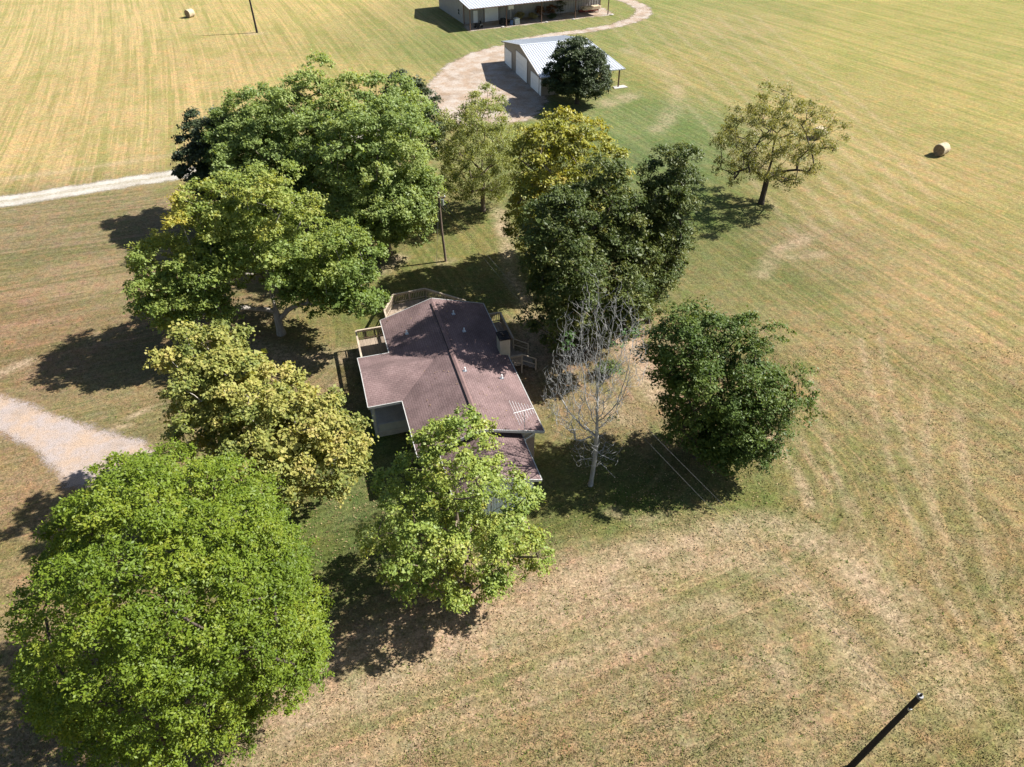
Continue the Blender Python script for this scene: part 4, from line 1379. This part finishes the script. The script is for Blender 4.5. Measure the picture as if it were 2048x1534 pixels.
tree('pecan_tree', 'lone open-branched olive tree standing apart in the field', 'tree', (28.2, 75.8), 13.2, 6.9, 1.9, 26, LM['J'], M['bark_dark'],
     125, 0.85, 12, 22, 0.25, 0.40, 0.37, 0.30, 0.2, fill=0.35, twigs=True, holes=0.2, droop=0.5, min_z=2.6, rise=0.3, hue_spread=(0.5, 0.3, 0.2), shell=0.4)
tree('pecan_tree', 'deep green tree beside the bare grey tree casting a dark lawn shadow', 'tree', (13.2, 36.0), 13.2, 5.2, 0.9, 27, LM['K'], M['bark_dark'],
     135, 0.98, 22, 27, 0.19, 0.5, 0.31, 0.3, 0.15, fill=0.5, holes=0.05, core=0.2,
     lobes=[(0.2, 0, 7.0, 4.4, 4.2, 5.8), (3.0, -0.4, 5.6, 3.4, 3.2, 3.4), (-1.8, 0.8, 8.2, 3.2, 3.2, 4.4), (1.0, -0.2, 3.0, 4.2, 3.4, 2.2), (1.8, -1.8, 2.6, 3.0, 2.2, 1.8)])
tree('shrub', 'low dark garden shrub on the lawn beyond the deck steps', 'shrub', (7.7, 45.3), 1.3, 0.95, 0.05, 29, LM['K'], M['bark_dark'],
     14, 0.38, 10, 14, 0.14, 0.5, 0.18, 0.04, 0.1, fill=0.3)
for (bx_, by_, h_, r_, m_, lb) in ((11.2, -1.6, 1.7, 0.85, 'S', 'pale straw-yellow shrub against the workshop wall behind the tote'), (14.0, -2.0, 1.2, 1.0, 'S', 'low spreading straw shrub beside the taller one at the workshop wall'),
                                   (16.0, -1.2, 2.2, 1.0, 'O', 'rusty brown bush by the middle lean-to post'), (18.3, -1.2, 2.4, 1.1, 'O', 'rusty brown bush next to the tall dark workshop shrub'),
                                   (20.6, -1.1, 3.4, 1.2, 'X', 'tall dark shrub against the workshop wall under the lean-to'), (17.4, -3.6, 1.1, 1.0, 'X', 'low dark bush near the edge of the lean-to floor')):
    q = bw(bx_, by_)
    tree('shrub', lb, 'shrub', q, h_, r_, 0.05, int(bx_ * 10), LM[m_], M['bark_dark'], 14, 0.4, 10, 14, 0.2, 0.35, 0.22, 0.04, 0.1, fill=0.3)


# the bare tree
def dead_tree():
    rng = np.random.default_rng(77)
    t_ = empty('bare_tree', (5.35, 33.2, 0))
    tag(t_, 'bare silver-grey dead tree with a few green vine leaves beside the house', 'tree')
    sk = Skeleton(rng, 0.15)
    th = 13.0
    pts = [(0.14 * math.sin(u * 6) - 0.1 * u, 0.12 * math.sin(u * 4 + 1), -0.15 + th * u) for u in np.linspace(0, 1, 20)]
    sk.trunk(pts)
    # long ascending limbs that leave the stem low and sweep upwards
    for (zs, az, rad, zt) in ((4.6, 2.9, 2.9, 10.6), (4.9, 3.6, 2.3, 12.6), (5.6, 2.3, 2.0, 13.6), (5.2, 0.3, 1.9, 10.0), (6.2, 5.4, 1.9, 12.4), (7.2, 1.2, 1.7, 14.2), (6.6, 4.4, 1.8, 13.2),
                              (8.6, 3.0, 1.5, 14.8), (9.0, 0.1, 1.5, 14.6), (9.6, 2.0, 1.2, 15.4), (8.0, 3.4, 2.5, 11.6), (5.0, 1.5, 2.0, 9.6), (10.5, 4.9, 1.0, 15.6)):
        i = int(np.argmin([abs(p[2] - zs) if k_ < 20 else 99 for k_, p in enumerate(sk.p)]))
        a = sk.p[i]
        b_ = np.array((math.cos(az) * rad, math.sin(az) * rad, zt))
        c_ = np.array((math.cos(az) * rad * 0.95, math.sin(az) * rad * 0.95, zs + (zt - zs) * 0.30))
        ch, last = [i], i
        n = int((zt - zs) / 0.5) + 2
        for k_ in range(1, n + 1):
            u = k_ / n
            last = sk.node(a * (1 - u) ** 2 + 2 * c_ * u * (1 - u) + b_ * u * u + rng.normal(size=3) * 0.045, last)
            ch.append(last)
        sk.chains.append(ch)
        sk.tips.append(last)
    for _ in range(5):                                   # short broken side limbs low down
        az, rad = rng.random() * 6.28, rng.uniform(1.0, 2.0)
        sk.attach(np.array((math.cos(az) * rad, math.sin(az) * rad, rng.uniform(2.2, 3.8))), rise=-0.1, step=0.35, bend=0.3, min_z=1.8)
    nm = len(sk.chains)
    lob = [(-0.2, 0.1, 11.4, 2.7, 2.6, 4.5), (-1.0, 0.1, 8.6, 2.6, 2.3, 3.3), (0.0, 0, 3.6, 1.7, 1.6, 1.1)]
    c2 = scatter_clumps(rng, lob, 460, 0.1, 0.3)
    for q in c2[np.argsort(np.linalg.norm(c2 - np.array((0, 0, 4.0)), axis=1))]:
        sk.attach(q, rise=1.2 if q[2] > 5 else -0.2, step=0.4, bend=0.0, min_z=2.0, jit=0.11)
    c3 = scatter_clumps(rng, [(l[0], l[1], l[2] + 0.2, l[3] * 1.12, l[4] * 1.12, l[5] * 1.06) for l in lob], 1300, 0.05, 0.3)
    for q in c3:
        sk.attach(q, rise=0.7 if q[2] > 5 else -0.4, step=0.35, bend=0.0, min_z=2.2, jit=0.13)
    sk.radii(0.50, 0.0095)
    sd_ = lambda q: 9 if q > 0.12 else (5 if q > 0.03 else 3)
    v, f = sk.mesh(sk.chains[:1], sd_)
    fast_mesh('trunk', v, f, M['bark_dead'], t_)
    v, f = sk.mesh(sk.chains[1:nm], sd_)
    tag(fast_mesh('branches', v, f, M['bark_dead'], t_), None, kind='stuff')
    v, f = sk.mesh(sk.chains[nm:], sd_)
    tag(fast_mesh('twigs', v, f, M['bark_dead'], t_), None, kind='stuff')
    vc = np.array([(-2.2, 0.5, 11.4), (-2.6, 0.2, 9.4), (-2.0, 0.2, 12.4), (0.7, 0.6, 7.6), (1.2, 0.5, 9.5), (-2.8, 0.1, 8.6), (0.8, 0.2, 11.8), (-1.8, 0.0, 8.0), (0.9, 0.3, 6.0), (-0.3, 0.4, 11.0), (1.4, 0.2, 12.6), (-1.2, 0.1, 13.2)])
    V, Qd, hue, _ = make_leaves(rng, vc[::2], 0.5, 7, 9, 0.13, 0.7, np.array((0, 0, 6.0)), 0.16)
    tag(fast_mesh('vine_leaves', V, Qd, LM['V'], t_, [('hue', 'FACE', hue)]), None, kind='stuff')


dead_tree()


# ------------------------------------------------------------------ grass blades and fallen leaves near the camera
def grass():
    rng = np.random.default_rng(5)
    n = 330000
    # denser towards the camera
    y = 13 + (rng.random(n) ** 1.7) * 36
    x = (rng.random(n) * 2 - 1) * (26 + (y - 13) * 0.75)
    w = vnoise(x, y, 0.8, 3) * 0.6 + vnoise(x, y, 2.6, 4) * 0.4
    pd = pad_d(x, y)
    lx = (x - HX) * math.cos(HT) + (y - HY) * math.sin(HT)
    ly = -(x - HX) * math.sin(HT) + (y - HY) * math.cos(HT)
    inh = (lx > -6.6) & (lx < 6) & (ly > -3.6) & (ly < 21)
    keep = (w + 0.25 * rng.random(n) > 0.42) & (pd < 0.2 + 0.5 * rng.random(n)) & ~inh
    x, y = x[keep], y[keep]
    n = len(x)
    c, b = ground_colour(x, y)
    sel = rng.random(n) > b * 0.75
    x, y, c = x[sel], y[sel], c[sel]
    n = len(x)
    a = rng.random(n) * 6.283
    h = rng.uniform(0.03, 0.085, n) * (0.7 + 0.6 * vnoise(x, y, 0.5, 6))
    wd = rng.uniform(0.012, 0.03, n)
    lean = rng.normal(size=(n, 2)) * 0.05
    p0 = np.stack([x - np.cos(a) * wd, y - np.sin(a) * wd, np.zeros(n)], 1)
    p1 = np.stack([x + np.cos(a) * wd, y + np.sin(a) * wd, np.zeros(n)], 1)
    p2 = np.stack([x + lean[:, 0], y + lean[:, 1], h], 1)
    nw = 5000
    wy_ = 13 + (rng.random(nw) ** 1.4) * 40
    wx_ = (rng.random(nw) * 2 - 1) * (26 + (wy_ - 13) * 0.75)
    kw = (vnoise(wx_, wy_, 0.3, 21) * 0.6 + vnoise(wx_, wy_, 1.1, 22) * 0.4 > 0.52) & (pad_d(wx_, wy_) < -0.6)
    lxw = (wx_ - HX) * math.cos(HT) + (wy_ - HY) * math.sin(HT)
    lyw = -(wx_ - HX) * math.sin(HT) + (wy_ - HY) * math.cos(HT)
    kw &= ~((lxw > -6.6) & (lxw < 6) & (lyw > -3.6) & (lyw < 21))
    wx_, wy_ = np.repeat(wx_[kw], 6), np.repeat(wy_[kw], 6)
    m_ = len(wx_)
    wx_, wy_ = wx_ + rng.normal(size=m_) * 0.06, wy_ + rng.normal(size=m_) * 0.06
    aw_ = rng.random(m_) * 6.283
    ww = rng.uniform(0.02, 0.04, m_)
    q0 = np.stack([wx_ - np.cos(aw_) * ww, wy_ - np.sin(aw_) * ww, np.zeros(m_)], 1)
    q1 = np.stack([wx_ + np.cos(aw_) * ww, wy_ + np.sin(aw_) * ww, np.zeros(m_)], 1)
    q2 = np.stack([wx_ + rng.normal(size=m_) * 0.08, wy_ + rng.normal(size=m_) * 0.08, rng.uniform(0.05, 0.11, m_)], 1)
    p0, p1, p2 = np.concatenate([p0, q0]), np.concatenate([p1, q1]), np.concatenate([p2, q2])
    cw, _ = ground_colour(wx_, wy_)
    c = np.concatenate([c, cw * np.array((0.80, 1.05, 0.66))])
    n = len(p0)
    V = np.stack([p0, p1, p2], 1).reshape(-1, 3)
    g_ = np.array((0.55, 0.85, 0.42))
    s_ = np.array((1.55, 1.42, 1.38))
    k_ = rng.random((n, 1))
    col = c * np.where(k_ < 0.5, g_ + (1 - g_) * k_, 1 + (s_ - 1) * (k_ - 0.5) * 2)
    t = NT('grass_blades')
    cc = t.attr('tint', 'Color')
    sh = t.pbr(cc, 0.8, 0.15)
    o = fast_mesh('grass', V, np.arange(n * 3).reshape(-1, 3), t.done(sh), None, [('tint', 'FACE', col)], tri=True)
    tag(o, 'short dry grass covering the nearer part of the field', 'grass', kind='stuff')


grass()


def litter():
    rng = np.random.default_rng(6)
    src = [((-15, 33), 8, 2600), ((-4, 24), 8, 2600), ((12, 31), 6, 1800), ((-20, 50), 10, 1600), ((4, 56), 7, 2600), ((6, 40), 6, 1200), ((-13, 17), 9, 1500), ((0, 68), 6, 900)]
    P_ = np.concatenate([np.array(c) + rng.normal(size=(n, 2)) * r * 0.6 for c, r, n in src])
    x, y = P_[:, 0], P_[:, 1]
    lx = (x - HX) * math.cos(HT) + (y - HY) * math.sin(HT)
    ly = -(x - HX) * math.sin(HT) + (y - HY) * math.cos(HT)
    P_ = P_[~((lx > -6.6) & (lx < 6) & (ly > -3.6) & (ly < 21))]
    zl = np.full(len(P_), 0.06)
    rx, ry_ = rng.uniform(-4.2, 4.2, 170), rng.random(170) ** 1.5 * 15.8
    rw = np.stack([HX + rx * math.cos(HT) - ry_ * math.sin(HT), HY + rx * math.sin(HT) + ry_ * math.cos(HT)], 1)
    P_ = np.concatenate([P_, rw])
    zl = np.concatenate([zl, RZ - SL * np.abs(rx) + 0.03])
    n = len(P_)
    a = rng.random(n) * 6.283
    L = rng.uniform(0.03, 0.06, n)
    t1 = np.stack([np.cos(a), np.sin(a), rng.normal(size=n) * 0.3], 1) * L[:, None]
    t2 = np.stack([-np.sin(a), np.cos(a), rng.normal(size=n) * 0.3], 1) * L[:, None] * 0.7
    c = np.stack([P_[:, 0], P_[:, 1], zl + rng.uniform(-0.01, 0.02, n)], 1)
    V = np.stack([c - t1, c + t2, c + t1, c - t2], 1).reshape(-1, 3)
    m = leaf_mat('leaf_litter', [(0.14, 0.085, 0.045), (0.26, 0.18, 0.10), (0.36, 0.27, 0.15)], 0.8, 0.1, 0.15)
    o = fast_mesh('fallen_leaves', V, np.arange(n * 4).reshape(-1, 4), m, None, [('hue', 'FACE', rng.random(n))])
    tag(o, 'dry fallen leaves scattered under and around the trees', 'leaves', kind='stuff')


litter()
